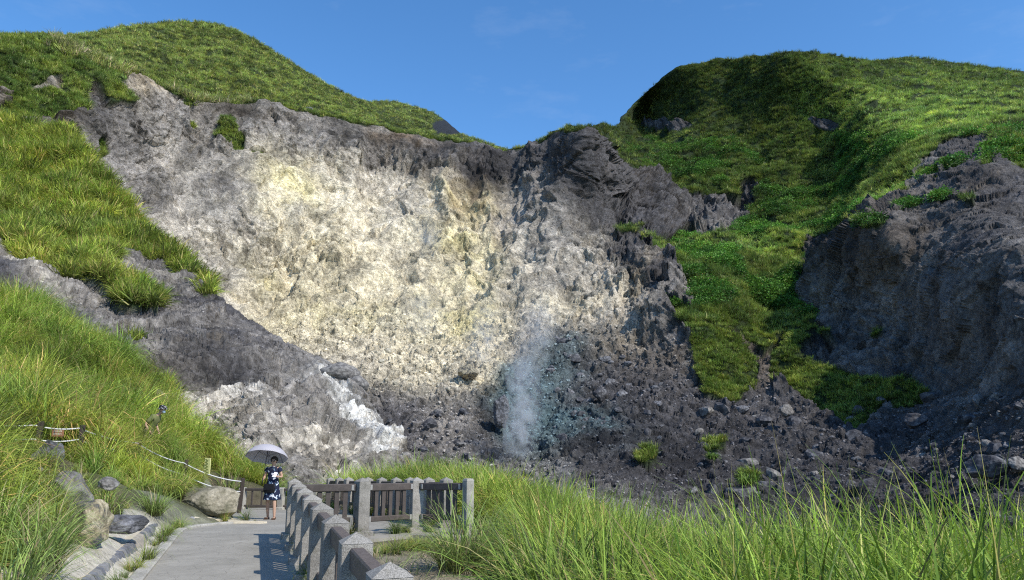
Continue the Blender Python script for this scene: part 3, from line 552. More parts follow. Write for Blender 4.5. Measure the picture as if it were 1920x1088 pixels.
# ------------------------------------------------------------------ near ground (height field)
def pathz(y): return -np.clip((np.asarray(y) - 15) * .045, 0, 1.2)
def g(px, py, d): v = U(px, py, d); return (v.x, v.y, v.z)
ctrlG = [g(0,575,38), g(-200,520,38), g(-500,480,40), g(100,632,37), g(200,690,36), g(285,735,35), g(310,800,33), g(400,848,30), g(452,905,28),
 g(-400,700,22), g(0,700,26), g(150,770,26), g(60,855,17), g(145,846,18), g(-150,850,14), g(280,865,23.5), g(200,905,15.5), g(130,965,11.2), (-5.6,7.6,.75), (-6.6,9,.8), (-5,5,.7), (-7,5,1.0), (-9,7,1.4),
 (-6.9,18,.10),(-8.4,18.5,.3),(-7.5,13,.3),(-6.3,11,.25),(-5.4,9,.22),(-4.6,7,.2),(-4,4,.15),(-4,0,.1),(-8.8,21.5,.3),(-10.0,24.2,.35),(-7,14.5,.18),
 (-12,34,-1.5),(-9,34,-2.2),(-5,34,-3),(-20,45,1),(-30,50,3),(-14,42,-3),(-11.5,28.5,-.2),
 (-3,4,0),(-2,10,0),(-4,12,0),(-5,16,0),(-2,2,0),(0,0,0),(-1,-3,0),(-7,21,-.27),(-9,25,-.45),(-4,21,-.27),(-3,18,-.13),(-1.5,16,-.04),
 (-3,24.5,.05),(-5,27,-.35),(-1.4,22.5,.1),(-.2,20,.05),(.6,18,-.1),(1.6,16,-.4),(2.5,14,-.85),(3.5,10,-1.0),(1.2,10,-.3),(.3,8,-.1),(0,5,0),(1.2,12.6,-.5),(0,13,-.1),(2,5,-.05),(4,6,-.15),(6,6,-.2),(2.5,2.5,0),(8,8,-.8),(2,0,0),(8,0,-.2),(5,3,0),(8,4,-.2),
 (0,30,-4),(4,24,-5),(6,18,-5.5),(8,14,-5.0),(-5,33,-3.5),(12,18,-10),(4,34,-10),(16,10,-6),(20,30,-16),(10,40,-16),(-2,42,-10),(24,16,-14),(26,0,-4)]
gi_ = Interp(ctrlG, 2.0, False, .6)
paved = [(-1.6,-4),(-1.6,0),(.9,0.2),(.6,1.5)]   # placeholder, rebuilt below
kerb_px = [(270,1088),(300,1050),(330,1012),(352,984),(400,974),(450,967),(500,961)]
KL = [onz(x, y, 0.0) for x, y in kerb_px]
FA = onz(731,1053,1.08); FB = onz(553,897,1.08); FA.z = FB.z = 0
fdir = (FB - FA).normalized(); step = (FB - FA) / 7
Cp = onz(680,895.5,1.08); Dp = onz(782,891,1.08); Ep = onz(878,900,1.02)
pv = [(KL[0].x + (KL[0].x-KL[1].x)*3, KL[0].y + (KL[0].y-KL[1].y)*3)] + [(k.x, k.y) for k in KL] + [(-6.75,18.9),(-7.9,22.0),(-9.3,25.5),(-10.1,27.6),(-9,28.2),(-6.9,26.4),(-5.3,24.2),(-3.9,22.2),(-2.7,19.6),(-1.5,17.4),(-.75,15.4),(-.9,14.6),(-1.9,15.0),(-2.8,14.2),(FB.x+.3,FB.y-.1),(FA.x+.3,FA.y),(FA.x+.3-step.x*3,FA.y-step.y*3)]
def dist_poly(x, y, poly):
    d = np.full(x.shape, 1e9)
    for i in range(len(poly)):
        ax, ay = poly[i]; bx, by = poly[(i+1) % len(poly)]
        t = np.clip(((x-ax)*(bx-ax) + (y-ay)*(by-ay)) / ((bx-ax)**2 + (by-ay)**2 + 1e-9), 0, 1)
        d = np.minimum(d, np.hypot(x - ax - t*(bx-ax), y - ay - t*(by-ay)))
    return np.where(inpoly(x, y, poly), -d, d)
def gz(x, y, rough=True):
    x = np.atleast_1d(np.asarray(x, float)); y = np.atleast_1d(np.asarray(y, float))
    z = gi_(x, y).reshape(x.shape); d = dist_poly(x, y, pv); w = np.clip(d / .9, 0, 1); w = w * w * (3 - 2*w)
    Q = np.stack([x.ravel(), y.ravel(), 0 * x.ravel()], -1)
    nz = (.25 * fbm(Q, 3.5, 3, 501) + .07 * fbm(Q, .6, 3, 502)).reshape(x.shape)
    far = np.clip((np.hypot(x + 3, y - 15) - 12) / 15, 0, 1)
    z = z + nz * (1 + 2 * far)
    zp = pathz(y) - .06 - .1 * np.clip(-d / .3, 0, 1)
    return zp * (1 - w) + z * w
gx = np.concatenate([np.linspace(-45, -14, 110), np.linspace(-13.9, 7, 330), np.linspace(7.2, 30, 80)])
gy = np.concatenate([np.linspace(-6, 22, 420), np.linspace(22.1, 52, 220)])
GX, GY = np.meshgrid(gx, gy); GZ = gz(GX.ravel(), GY.ravel()).reshape(GX.shape)
PG = np.stack([GX, GY, GZ], -1); Gf = PG.reshape(-1, 3); gpx, gpy = proj(Gf)
n1 = fbm(Gf, 1.4, 4, 600); n2 = fbm(Gf, .5, 3, 601)
soil = np.array([.10,.085,.055]) * (1 + .4 * n2)[:, None]
greenish = np.array([.05,.065,.02]) * (1 + .4 * n2)[:, None]; t = np.clip(.5 + 1.5 * n1, 0, 1)[:, None]; CG = soil * (1 - t) + greenish * t
white = np.clip(1.4 - np.hypot((Gf[:, 0] + 6.5) / 1.6, (Gf[:, 1] - 10) / 5.0), 0, 1)
white = np.clip(white * 2 + n1 * .6, 0, 1)[:, None] * (Gf[:, 0] < -3.2)[:, None]
CG = CG * (1 - white) + (np.array([.54,.50,.41]) * (1 + .18 * n2)[:, None]) * white
dry = np.clip(1.3 - np.hypot((Gf[:, 0] + 1.0) / 2.2, (Gf[:, 1] - 10) / 4.5), 0, 1)[:, None] * (Gf[:, 0] > -3.4)[:, None]
CG = CG * (1 - dry) + np.array([.36,.31,.22]) * (1 + .3 * n2)[:, None] * dry
ground = region_mesh('ground', PG, np.ones((PG.shape[0]-1, PG.shape[1]-1), bool), CG, M['near_soil'])
tag(ground, 'soil and grass bank beside the path dropping into the pit', 'ground', kind='structure')
def drop(x, y): return float(gz(x, y)[0])

# base terrain sheet to the horizon
bs = 3000.0; ang = np.linspace(0, 2*np.pi, 97)[:-1]; rr = np.array([0, 60, 150, 400, 1000, 3000.])
V = [(0, 60, -30)]; Fb = []
for r_ in rr[1:]: V += [(r_*math.cos(a), 60 + r_*math.sin(a), -30 - r_*.01) for a in ang]
bm = bmesh.new(); vs = [bm.verts.new(v) for v in V]
for k in range(96):
    bm.faces.new((vs[0], vs[1+k], vs[1+(k+1) % 96]))
    for q in range(4): a = 1 + q*96; b = a + 96; bm.faces.new((vs[a+k], vs[b+k], vs[b+(k+1) % 96], vs[a+(k+1) % 96]))
M['lowland'] = simple_mat('low ground', (.06,.09,.03), .9, .4, .02, .3, 2)
tag(bm_obj('terrain', bm, M['lowland']), 'low green land stretching to the horizon', 'terrain', kind='structure')

# ------------------------------------------------------------------ paved path
m, nt, b = mat_new('stamped concrete'); tc = N(nt, 'ShaderNodeTexCoord')
nw = noise_node(nt, 1.3, 4, .6); sc = N(nt, 'ShaderNodeVectorMath', operation='SCALE'); sc.inputs['Scale'].default_value = .35; nt.links.new(nw.outputs['Color'], sc.inputs[0])
ad = N(nt, 'ShaderNodeVectorMath', operation='ADD'); nt.links.new(tc.outputs['Object'], ad.inputs[0]); nt.links.new(sc.outputs[0], ad.inputs[1])
vo = N(nt, 'ShaderNodeTexVoronoi', feature='DISTANCE_TO_EDGE'); vo.inputs['Scale'].default_value = 2.6; nt.links.new(ad.outputs[0], vo.inputs['Vector'])
vr = ramp(nt, vo.outputs['Distance'], [(0, .55), (.008, .78), (.02, 1)])
nn = noise_node(nt, 1.1, 12, .75); r = ramp(nt, nn.outputs['Fac'], [(.3, (.23,.215,.18)), (.55, (.315,.295,.25)), (.75, (.40,.375,.32))])
n3 = noise_node(nt, 60, 4, .7); r3 = ramp(nt, n3.outputs['Fac'], [(.3, .86), (.7, 1.12)])
c = mulc(nt, r.outputs['Color'], vr.outputs['Color'], .8); c = mulc(nt, c, r3.outputs['Color'])
nt.links.new(c, b.inputs['Base Color']); b.inputs['Roughness'].default_value = .85
p = bump(nt, vr.outputs['Color'], .4, .006, b); bump(nt, n3.outputs['Fac'], .3, .003, b, p)
M['paving'] = m
bm = bmesh.new()
x0, x1, y0, y1 = min(p[0] for p in pv), max(p[0] for p in pv), min(p[1] for p in pv), max(p[1] for p in pv)
vt = [bm.verts.new((p[0], p[1], 0)) for p in pv]; f = bm.faces.new(vt)
for yy in np.arange(14, 29, 1.0):
    bmesh.ops.bisect_plane(bm, geom=bm.verts[:] + bm.edges[:] + bm.faces[:], plane_co=(0, yy, 0), plane_no=(0, 1, 0))
bmesh.ops.triangulate(bm, faces=bm.faces[:])
for v in bm.verts: v.co.z = float(pathz(v.co.y))
ext = bmesh.ops.extrude_face_region(bm, geom=bm.faces[:])
for v in [e for e in ext['geom'] if isinstance(e, bmesh.types.BMVert)]: v.co.z -= .3
bmesh.ops.recalc_face_normals(bm, faces=bm.faces[:])
tag(bm_obj('path', bm, M['paving']), 'grey stamped concrete footpath curving towards the pit', 'path', kind='structure')

# kerb strip + stone edging along left side
def granite_mat(name, base, lo, hi, scale=170, stain=.2):
    m, nt, b = mat_new(name); n = noise_node(nt, scale, 3, .8); r = ramp(nt, n.outputs['Fac'], [(.36, [x*lo for x in base]), (.5, base), (.62, [min(1, x*hi) for x in base])])
    s = noise_node(nt, 3, 5, .6); rs = ramp(nt, s.outputs['Fac'], [(.3, 1 - stain), (.7, 1 + stain * .5)]); c = mulc(nt, r.outputs['Color'], rs.outputs['Color'])
    oi = N(nt, 'ShaderNodeObjectInfo'); mr = N(nt, 'ShaderNodeMapRange'); mr.inputs['To Min'].default_value = .8; mr.inputs['To Max'].default_value = 1.12; nt.links.new(oi.outputs['Random'], mr.inputs['Value'])
    vs_ = N(nt, 'ShaderNodeVectorMath', operation='SCALE'); nt.links.new(c, vs_.inputs[0]); nt.links.new(mr.outputs[0], vs_.inputs['Scale']); c = vs_.outputs[0]
    s2 = noise_node(nt, 9, 7, .75, dist=1.0); rs2 = ramp(nt, s2.outputs['Fac'], [(.36, (.45,.44,.36)), (.47, (1,1,1))]); c = mulc(nt, c, rs2.outputs['Color'], .6)
    nt.links.new(c, b.inputs['Base Color']); b.inputs['Roughness'].default_value = .8; bump(nt, n.outputs['Fac'], .25, .002, b); return m
M['granite'] = granite_mat('speckled granite', (.31,.29,.255), .4, 1.6, 150, .38)
M['granite_old'] = granite_mat('weathered granite', (.38,.36,.31), .55, 1.4, 120, .35)
M['kerb'] = granite_mat('pebble concrete', (.40,.38,.33), .5, 1.5, 110, .3)
M['gutter'] = simple_mat('gutter cement', (.40,.37,.31), .9, .3, 5, .3, .01)
M['mortar'] = simple_mat('pale mortar', (.50,.44,.33), .9, .2, 14, .3, .005)
m, nt, b = mat_new('slate blocks'); oi = N(nt, 'ShaderNodeAttribute', attribute_name='Col'); n = noise_node(nt, 12, 6, .7); r = ramp(nt, n.outputs['Fac'], [(.3, .6), (.7, 1.4)])
nt.links.new(mulc(nt, oi.outputs['Color'], r.outputs['Color']), b.inputs['Base Color']); b.inputs['Roughness'].default_value = .7; bump(nt, n.outputs['Fac'], .5, .01, b); M['slate'] = m
kl = [Vector((pv[0][0], pv[0][1], 0))] + KL + [Vector((-6.75,18.9,-.17))]
def offs(pts, d, z):
    out = []
    for i, p in enumerate(pts):
        a = pts[max(0, i-1)]; c = pts[min(len(pts)-1, i+1)]; t = Vector((c.x-a.x, c.y-a.y, 0)).normalized(); nrm = Vector((-t.y, t.x, 0))
        out.append(Vector((p.x + nrm.x*d, p.y + nrm.y*d, float(pathz(p.y)) + z)))
    return out
def resample(pts, st):
    out = []
    for a, c in zip(pts, pts[1:]):
        n_ = max(1, int((c-a).length / st))
        for k in range(n_): out.append(a.lerp(c, k / n_))
    return out + [pts[-1]]
klr = resample(kl, .25)
def smoothp(p, it=6):
    p = [q.copy() for q in p]
    for _ in range(it): p = [p[0]] + [(p[i-1] + p[i]*2 + p[i+1]) / 4 for i in range(1, len(p)-1)] + [p[-1]]
    return p
klr = smoothp(klr)
def sweep(name, prof, mat, label, cat):
    """prof: list of (offset, z) seen across the line"""
    bm = bmesh.new(); cols = [[bm.verts.new(q) for q in offs(klr, d, z)] for d, z in prof]
    for A, B in zip(cols, cols[1:] + cols[:1]):
        for i in range(len(klr) - 1): bm.faces.new((A[i], A[i+1], B[i+1], B[i]))
    bm.faces.new([c_[0] for c_ in cols]); bm.faces.new([c_[-1] for c_ in cols][::-1]); bmesh.ops.recalc_face_normals(bm, faces=bm.faces[:])
    return tag(bm_obj(name, bm, mat), label, cat, kind='structure')
sweep('kerb', [(.0,-.2),(.0,.03),(.02,.045),(.17,.045),(.19,.03),(.19,-.2)], M['kerb'], 'pebbled concrete kerb strip along the left edge of the path', 'kerb')
sweep('gutter', [(.192,-.2),(.192,-.01),(.36,-.01),(.40,.0),(.40,-.2)], M['gutter'], 'pale cement gutter beside the kerb', 'gutter')
edging = empty('stone_edging', offs(klr, .5, 0)[len(klr)//2]); tag(edging, 'low sloping edging wall of dark slate blocks set in pale mortar', 'edging')
bm = bmesh.new(); prof = [(.402,-.2),(.402,.0),(.50,.17),(.54,.19),(.80,.20),(.84,-.1)]
tp_ = lambda i: min(1, (len(klr) - 1 - i) / 9)
cols = [[bm.verts.new(Vector((q.x, q.y, float(pathz(q.y)) + (z * tp_(i) if z > 0 else z))) - edging.location) for i, q in enumerate(offs(klr, d, z))] for d, z in prof]
for A, B in zip(cols, cols[1:] + cols[:1]):
    for i in range(len(klr) - 1): bm.faces.new((A[i], A[i+1], B[i+1], B[i]))
bm.faces.new([c_[0] for c_ in cols]); bm.faces.new([c_[-1] for c_ in cols][::-1]); bmesh.ops.recalc_face_normals(bm, faces=bm.faces[:])
bm_obj('mortar_bed', bm, M['mortar'], edging)
Lk = [0]; 
for a, c in zip(klr, klr[1:]): Lk.append(Lk[-1] + (c-a).length)
def at_len(pts, s):
    s = max(0, min(Lk[-1] - 1e-4, s)); i = int(np.searchsorted(Lk, s, side='right')) - 1; i = min(i, len(pts)-2); return pts[i].lerp(pts[i+1], (s - Lk[i]) / (Lk[i+1] - Lk[i]))
bot, topp, top2 = offs(klr, .404, .005), offs(klr, .497, .165), offs(klr, .56, .192)
V, Fq, Cq = [], [], []; s = .1; rg = random.Random(4)
while s < Lk[-1] - 2.2:
    w = rg.uniform(.11, .2); sk = rg.uniform(-.02, .02); q = []
    hgt = rg.uniform(.9, 1.0)
    for (line, du, out) in ((bot, 0, .012), (bot, w, .012), (topp, w + sk, .014), (topp, sk, .014), (top2, w + sk, .006), (top2, sk, .006)):
        p_ = at_len(line, s + du); pc = at_len(klr, s + du); n_ = Vector((pc.x - p_.x, pc.y - p_.y, 0)).normalized(); q.append(p_ + n_ * out + Vector((0, 0, out * .9)))
    i0 = len(V); V += q; c_ = rg.choice([(.17,.175,.185),(.22,.22,.22),(.28,.265,.24),(.14,.145,.16),(.33,.30,.25)]); Cq += [c_] * 6
    Fq += [(i0, i0+1, i0+2, i0+3), (i0+3, i0+2, i0+4, i0+5)]; s += w + rg.uniform(.04, .085)
V = [v - edging.location for v in V]
me = np_mesh('slate_blocks', np.array([v[:] for v in V]), np.array(Fq), False); add_col(me, 'Col', np.array(Cq)); o = link('slate_blocks', me, M['slate'], edging)
md = o.modifiers.new('thick', 'SOLIDIFY'); md.thickness = .014; md.offset = 0

# ------------------------------------------------------------------ fences
def wood_mat(name, col, scale=(2,2,30), var=.35):
    m, nt, b = mat_new(name); tc = N(nt, 'ShaderNodeTexCoord'); mp = N(nt, 'ShaderNodeMapping'); mp.inputs['Scale'].default_value = scale
    nt.links.new(tc.outputs['Object'], mp.inputs['Vector']); n = noise_node(nt, 1.0, 6, .65, vec=mp.outputs[0], dist=.6)
    r = ramp(nt, n.outputs['Fac'], [(.3, [x*(1-var) for x in col]), (.55, col), (.75, [x*(1+var) for x in col])]); nt.links.new(r.outputs['Color'], b.inputs['Base Color'])
    b.inputs['Roughness'].default_value = .6; bump(nt, n.outputs['Fac'], .35, .004, b); return m
M['wood_grey'] = wood_mat('weathered brown timber', (.13,.105,.09), (25,25,25)); M['wood_brown'] = wood_mat('dark brown composite', (.088,.073,.064), (8,8,8), .3)
M['bolt'] = simple_mat('bolt steel', (.3,.29,.27), .4, .1, 40, 0)
PW = .235
def post_mesh(h=1.08, w=PW, flat=False):
    bm = bmesh.new(); bm_box(bm, (0,0,(h-.07)/2 - .1), (w, w, h - .07 + .2), bevel=.008)
    bm_box(bm, (0,0,.0), (w+.13, w+.13, .2), bevel=.012)
    me1 = bpy.data.meshes.new('stone_post'); 
    a = w/2 + .002; z0 = h - .072; v = [bm.verts.new(q) for q in ((-a,-a,z0),(a,-a,z0),(a,a,z0),(-a,a,z0))]
    if flat:
        u = [bm.verts.new((q.co.x*.75, q.co.y*.75, h-.03)) for q in v]; bm.faces.new(u)
        for k in range(4): bm.faces.new((v[k], v[(k+1) % 4], u[(k+1) % 4], u[k]))
    else:
        tp = bm.verts.new((0,0,h))
        for k in range(4): bm.faces.new((v[k], v[(k+1) % 4], tp))
    bm.to_mesh(me1); bm.free(); return me1
POST = post_mesh(); POST.materials.append(M['granite']); POSTF = post_mesh(flat=True, w=.17); POSTF.materials.append(M['granite_old'])
POSTS = post_mesh(.78, .2, True); POSTS.materials.append(M['granite_old'])
def rail_between(root, A, B, zr, hgt, dep, mat, name='rail', inset=.09, bolts=False):
    A = Vector(A); B = Vector(B); d = (B - A); L = d.length; M_ = Matrix.Translation(A + d/2 + Vector((0,0,zr))) @ d.to_track_quat('X', 'Z').to_matrix().to_4x4()
    bm = bmesh.new(); bm_box(bm, (0,0,0), (L - inset*2, dep, hgt), bevel=.012); o = bm_obj(name, bm, mat, root); o.matrix_local = Matrix.Translation(-root.location) @ M_
    if bolts:
        for sx in (-1, 1):
            bm = bmesh.new(); bm_box(bm, (sx*(L/2 - inset - .09), -dep/2 - .003, 0), (.05, .012, .10), bevel=.003); bm_obj('bracket', bm, M['bolt'], o)
    return o
def balusters(root, A, B, z0, z1, n, w, mat):
    A = Vector(A); B = Vector(B); d = B - A; ang = math.atan2(d.y, d.x)
    for k in range(n):
        t = (k + 1) / (n + 1); t = .12 + t * .76 if n > 3 else t
        p = A.lerp(B, t); bm = bmesh.new(); bm_box(bm, (0,0,(z0+z1)/2), (w, w*.55, z1-z0), bevel=.004)
        o = bm_obj('baluster', bm, mat, root); o.location = p - root.location; o.rotation_euler = (0,0,ang)
def fence(name, pts, label, mat, post=POST, top=(.895,.14,.10), low=(.30,.10,.07), nb=4, bw=.085, skip_posts=(), bolts=False, group=None, postangle=None):
    root = empty(name, pts[len(pts)//2]); tag(root, label, 'fence', group)
    for i, p in enumerate(pts):
        if i in skip_posts: continue
        q = pts[min(i+1, len(pts)-1)] - pts[max(i-1, 0)]; pm = post[i] if isinstance(post, dict) and i in post else (post['d'] if isinstance(post, dict) else post)
        o = bpy.data.objects.new('stone_post', pm); COL.objects.link(o); o.parent = root; o.location = Vector(p) - root.location
        a_ = math.atan2(q.y, q.x); o.rotation_euler = (0,0,a_ + RNG.normal(0, .02)) if postangle is None else (0,0,postangle[i])
    for a, c in zip(pts, pts[1:]):
        rail_between(root, a, c, top[0], top[1], top[2], mat, 'top_rail', bolts=bolts)
        rail_between(root, a, c, low[0], low[1], low[2], mat, 'bottom_rail', bolts=bolts)
        balusters(root, a, c, low[0] + low[1]/2 - .005, top[0] - top[1]/2 + .005, nb, bw, mat)
    return root
row = [FA + step * i for i in range(-1, 8)]
fence('path_fence', row, 'long fence of granite posts and weathered timber rails along the right of the path', M['wood_grey'], top=(.90,.16,.11), nb=5)
def gp(v): return Vector((v.x, v.y, float(pathz(v.y))))
fa = math.atan2(fdir.y, fdir.x)
front = [gp(FB), gp(Cp), gp(Dp), gp(Ep)]
fence('platform_fence', front, 'dark brown rail fence with bolted rails in front of the viewing platform', M['wood_brown'], post={'d': POST, 3: POSTF}, skip_posts=(0,), nb=5, bolts=True, postangle=[fa, fa + .35, fa + .1, fa + .3])
back_px = [(837,894,17.2),(804,897,18.3),(769,898,19.4),(743,899,20.5),(716,900,21.7),(690,900,22.6),(654,899,23.4),(637,900,24.6),(620,903,25.9)]
back = []
for (x, y, d) in back_px: v = U(x, y, d); back.append(Vector((v.x, v.y, float(pathz(v.y)))))
fence('platform_fence', back, 'far granite post fence on the pit side of the viewing platform', M['wood_brown'], nb=4)
far = [U(x, 940, d) for x, d in ((454,27.0),(527,26.6),(590,26.3))]
far = [Vector((v.x, v.y, float(pathz(v.y)) - .02)) for v in far]
fence('path_fence', far, 'short low fence across the far end of the path behind the woman', M['wood_brown'], post=POSTS, top=(.68,.09,.07), low=(.12,.09,.06), nb=3, bw=.06)

# rope fence on the left
M['rope'] = simple_mat('white rope', (.6,.59,.57), .8, .15, 60, .3, .003); M['stake'] = wood_mat('dark timber stake', (.05,.038,.03), (20,20,20))
rf = empty('rope_fence', U(68,850,17)); tag(rf, 'rope fence of dark timber stakes and two white ropes on the grassy slope', 'rope fence')
stk = [(68,790,855,17.0,.12),(149,797,850,17.6,.11),(258,826,870,21.0,.1),(345,862,915,22.8,.1),(452,897,945,24.0,.12),(-70,785,850,16.4,.12)]
tops = {}
for i, (x, yt, yb, d, w) in enumerate(stk):
    A = U(x - 2, yb, d); B = U(x + 2, yt, d); bm = bmesh.new(); L = (B - A).length; bm_box(bm, (0,0,L/2 - .2), (w, w*.9, L + .4), bevel=.01)
    o = bm_obj('stake', bm, M['stake'], rf); o.location = A - rf.location; o.rotation_euler = (0, R(3), .4); tops[i] = (A, B)
def ropeline(seq, frac, sag):
    pts = []
    for (i, j), sg in zip(zip(seq, seq[1:]), sag):
        a = tops[i][0].lerp(tops[i][1], frac); c = tops[j][0].lerp(tops[j][1], frac)
        for k in range(10):
            t = k / 10; p = a.lerp(c, t); p.z -= sg * 4 * t * (1 - t); pts.append(p - rf.location)
    pts.append(c - rf.location); return pts
for fr in (.88, .48):
    bm = bmesh.new(); bm_tube(bm, [p + Vector((0,-.07,0)) for p in ropeline([5,0,1,2,3,4], fr, [.04,.05,.06,.08,.1])], .016, 6); bm_obj('rope', bm, M['rope'], rf, True)
# small brown warning board
def sign(name, px, py, d, w, h, rz, mat, lines, label, tmat, tilt=0, ts=.05):
    root = empty(name, U(px, py, d), rz); root.rotation_euler = (tilt, 0, rz); tag(root, label, 'sign')
    bm = bmesh.new(); bm_box(bm, (0,0,0), (w, .02, h), bevel=.003); bm_obj('board', bm, mat, root)
    for k, t in enumerate(lines):
        cu = bpy.data.curves.new('lettering', 'FONT'); cu.body = t; cu.size = ts; cu.align_x = 'CENTER'; cu.align_y = 'CENTER'; cu.extrude = .002
        ob = bpy.data.objects.new('tmp', cu); COL.objects.link(ob); bpy.context.view_layer.update()
        me = bpy.data.meshes.new_from_object(ob); bpy.data.objects.remove(ob); lo_ = link('lettering', me, tmat, root)
        lo_.rotation_euler = (math.pi/2, 0, 0); lo_.location = (0, -.013, h*.27 - k * ts * 1.25)
    return root
M['board'] = simple_mat('brown painted board', (.26,.13,.07), .7, .15, 12, .1); M['letter'] = simple_mat('cream paint', (.7,.64,.5), .7, .05, 12, 0)
M['yellow_board'] = simple_mat('faded yellow board', (.72,.70,.30), .7, .2, 9, .1); M['scrawl'] = simple_mat('olive print', (.25,.28,.08), .7, .1, 12, 0)
sign('warning_sign', 108.5, 812.5, 17.2, .25, .15, .15, M['board'], ['危險區域', '請勿進入'], 'small brown board with two rows of pale characters hanging under the upper rope', M['letter'], 0, .046)
ys = sign('notice_board', 389, 874, 22.6, .21, .46, -.35, M['yellow_board'], [], 'faded yellow notice board standing in the grass above the tan boulder', M['scrawl'])
bm = bmesh.new(); rg = random.Random(9)
for k in range(34):
    x_, z_ = rg.uniform(-.09, .03), rg.uniform(-.2, .2); bm_box(bm, (-.03 + .055*math.sin(k*.9)*(1-k/60), -.012, -.2 + k*.0118), (.05 + rg.uniform(0,.03), .004, .014))
bm_obj('printed_marks', bm, M['scrawl'], ys)

# ------------------------------------------------------------------ boulders
def boulder_mat(name, a, b_, c_, scale, thr=(.4,.6)):
    m, nt, b = mat_new(name); n = noise_node(nt, scale, 7, .65, dist=.5); r = ramp(nt, n.outputs['Fac'], [(thr[0], a), (.5, b_), (thr[1], c_)])
    n2 = noise_node(nt, scale * 8, 6, .7); r2 = ramp(nt, n2.outputs['Fac'], [(.3, .6), (.7, 1.4)]); nt.links.new(mulc(nt, r.outputs['Color'], r2.outputs['Color']), b.inputs['Base Color'])
    b.inputs['Roughness'].default_value = .85; p = bump(nt, n.outputs['Fac'], .6, .06, b); bump(nt, n2.outputs['Fac'], .6, .015, b, p); return m
M['b_tan'] = boulder_mat('tan mossy stone', (.14,.13,.085), (.23,.205,.145), (.32,.285,.21), 2.2)
M['b_dark'] = boulder_mat('dark grey stone', (.05,.05,.052), (.11,.11,.115), (.20,.20,.21), 3)
M['b_grey'] = boulder_mat('grey brown stone', (.09,.085,.08), (.16,.15,.14), (.24,.23,.21), 3)
M['b_sulph'] = boulder_mat('sulphur stained stone', (.06,.062,.066), (.25,.21,.13), (.40,.35,.24), 3.0, (.42,.56))
M['b_far'] = boulder_mat('far grey rubble', (.035,.035,.04), (.07,.07,.075), (.14,.14,.145), 1.2)
M['b_farlt'] = boulder_mat('pale rubble', (.24,.22,.17), (.38,.35,.27), (.5,.46,.36), 1.2)
def boulder(px, py, d, wpx, hpx, mat, seed, label, rz=0, keep=.6, name='boulder', group=None, flat=None, deep=.9, sub=4, sink=0):
    c = U(px, py, d); w = wpx / F * d / 2; h = hpx / F * d / 2
    me = rock_mesh(name, seed, sub + (d < 30), 11, (w, w*deep, h), .16, keep); o = link(name, me, mat, None, sub > 4); o.location = c - Vector((0,0,sink)); o.rotation_euler = (0,0,rz)
    tag(o, label, 'rock', group); return o
boulder(396,943,19.0,94,56,M['b_tan'],3,'large tan rounded boulder beside the path near the woman', .3, .78)
boulder(90,852,16,50,50,M['b_dark'],8,'dark grey boulder under the left stake of the rope fence', .9)
boulder(134,922,12.8,74,66,M['b_grey'],12,'grey brown boulder above the sulphur stained rock', .2,.7)
boulder(70,892,13.4,36,28,M['b_grey'],13,'grey rock half hidden in grass left of the boulders', 1.2,.7)
boulder(162,992,10.6,92,96,M['b_sulph'],15,'pale yellow rock with dark patches at the edge of the bare ground', .5,.62)
boulder(236,982,12.2,74,32,M['b_dark'],18,'low flat grey rock by the bend of the stone edging', .1,.7)
boulder(205,908,13.6,34,24,M['b_grey'],19,'small weathered rock behind grass right of the grey brown boulder', 1.1)
boulder(290,745,34,50,40,M['b_sulph'],22,'weathered tan outcrop rock at the crest of the grassy slope', .4)
boulder(636,705,64,72,46,M['b_grey'],31,'big smooth grey boulder resting on the ridge of the rock slope', .3,.72)
boulder(672,722,63,44,34,M['b_grey'],33,'smaller grey boulder right of the big one on the ridge', 1.0,.7)
boulder(408,574,82,30,26,M['b_dark'],36,'dark square block at the tip of the green band', .2,.6)
boulder(880,697,126,40,26,M['b_sulph'],41,'ochre block jutting from the pale scree above the vent', .4,.6)
boulder(1125,740,118,30,24,M['b_far'],42,'dark block in the rubble right of the steam', .4,.6)
boulder(578,205,216,16,12,M['b_far'],43,'lone grey stone on the grassy cliff rim', .4,.6)
boulder(1473,770,100,26,22,M['b_grey'],44,'pale grey block on the rubble below the low green patches', .4,.6)
boulder(1850,880,60,70,46,M['b_far'],45,'large grey boulder on the right of the dark rubble', .4,.6)
boulder(1715,790,82,44,26,M['b_far'],46,'flat grey slab below the shaded wall', .4,.6)
boulder(1905,870,59,34,28,M['b_grey'],47,'light topped boulder at the right edge of the rubble', .9,.6)
boulder(1390,925,80,60,32,M['b_far'],48,'broad dark slab just above the tall foreground grass', .4,.6)
boulder(940,770,112,30,60,M['b_dark'],49,'tall dark cleft rock left of the steam vent', .4,.6)

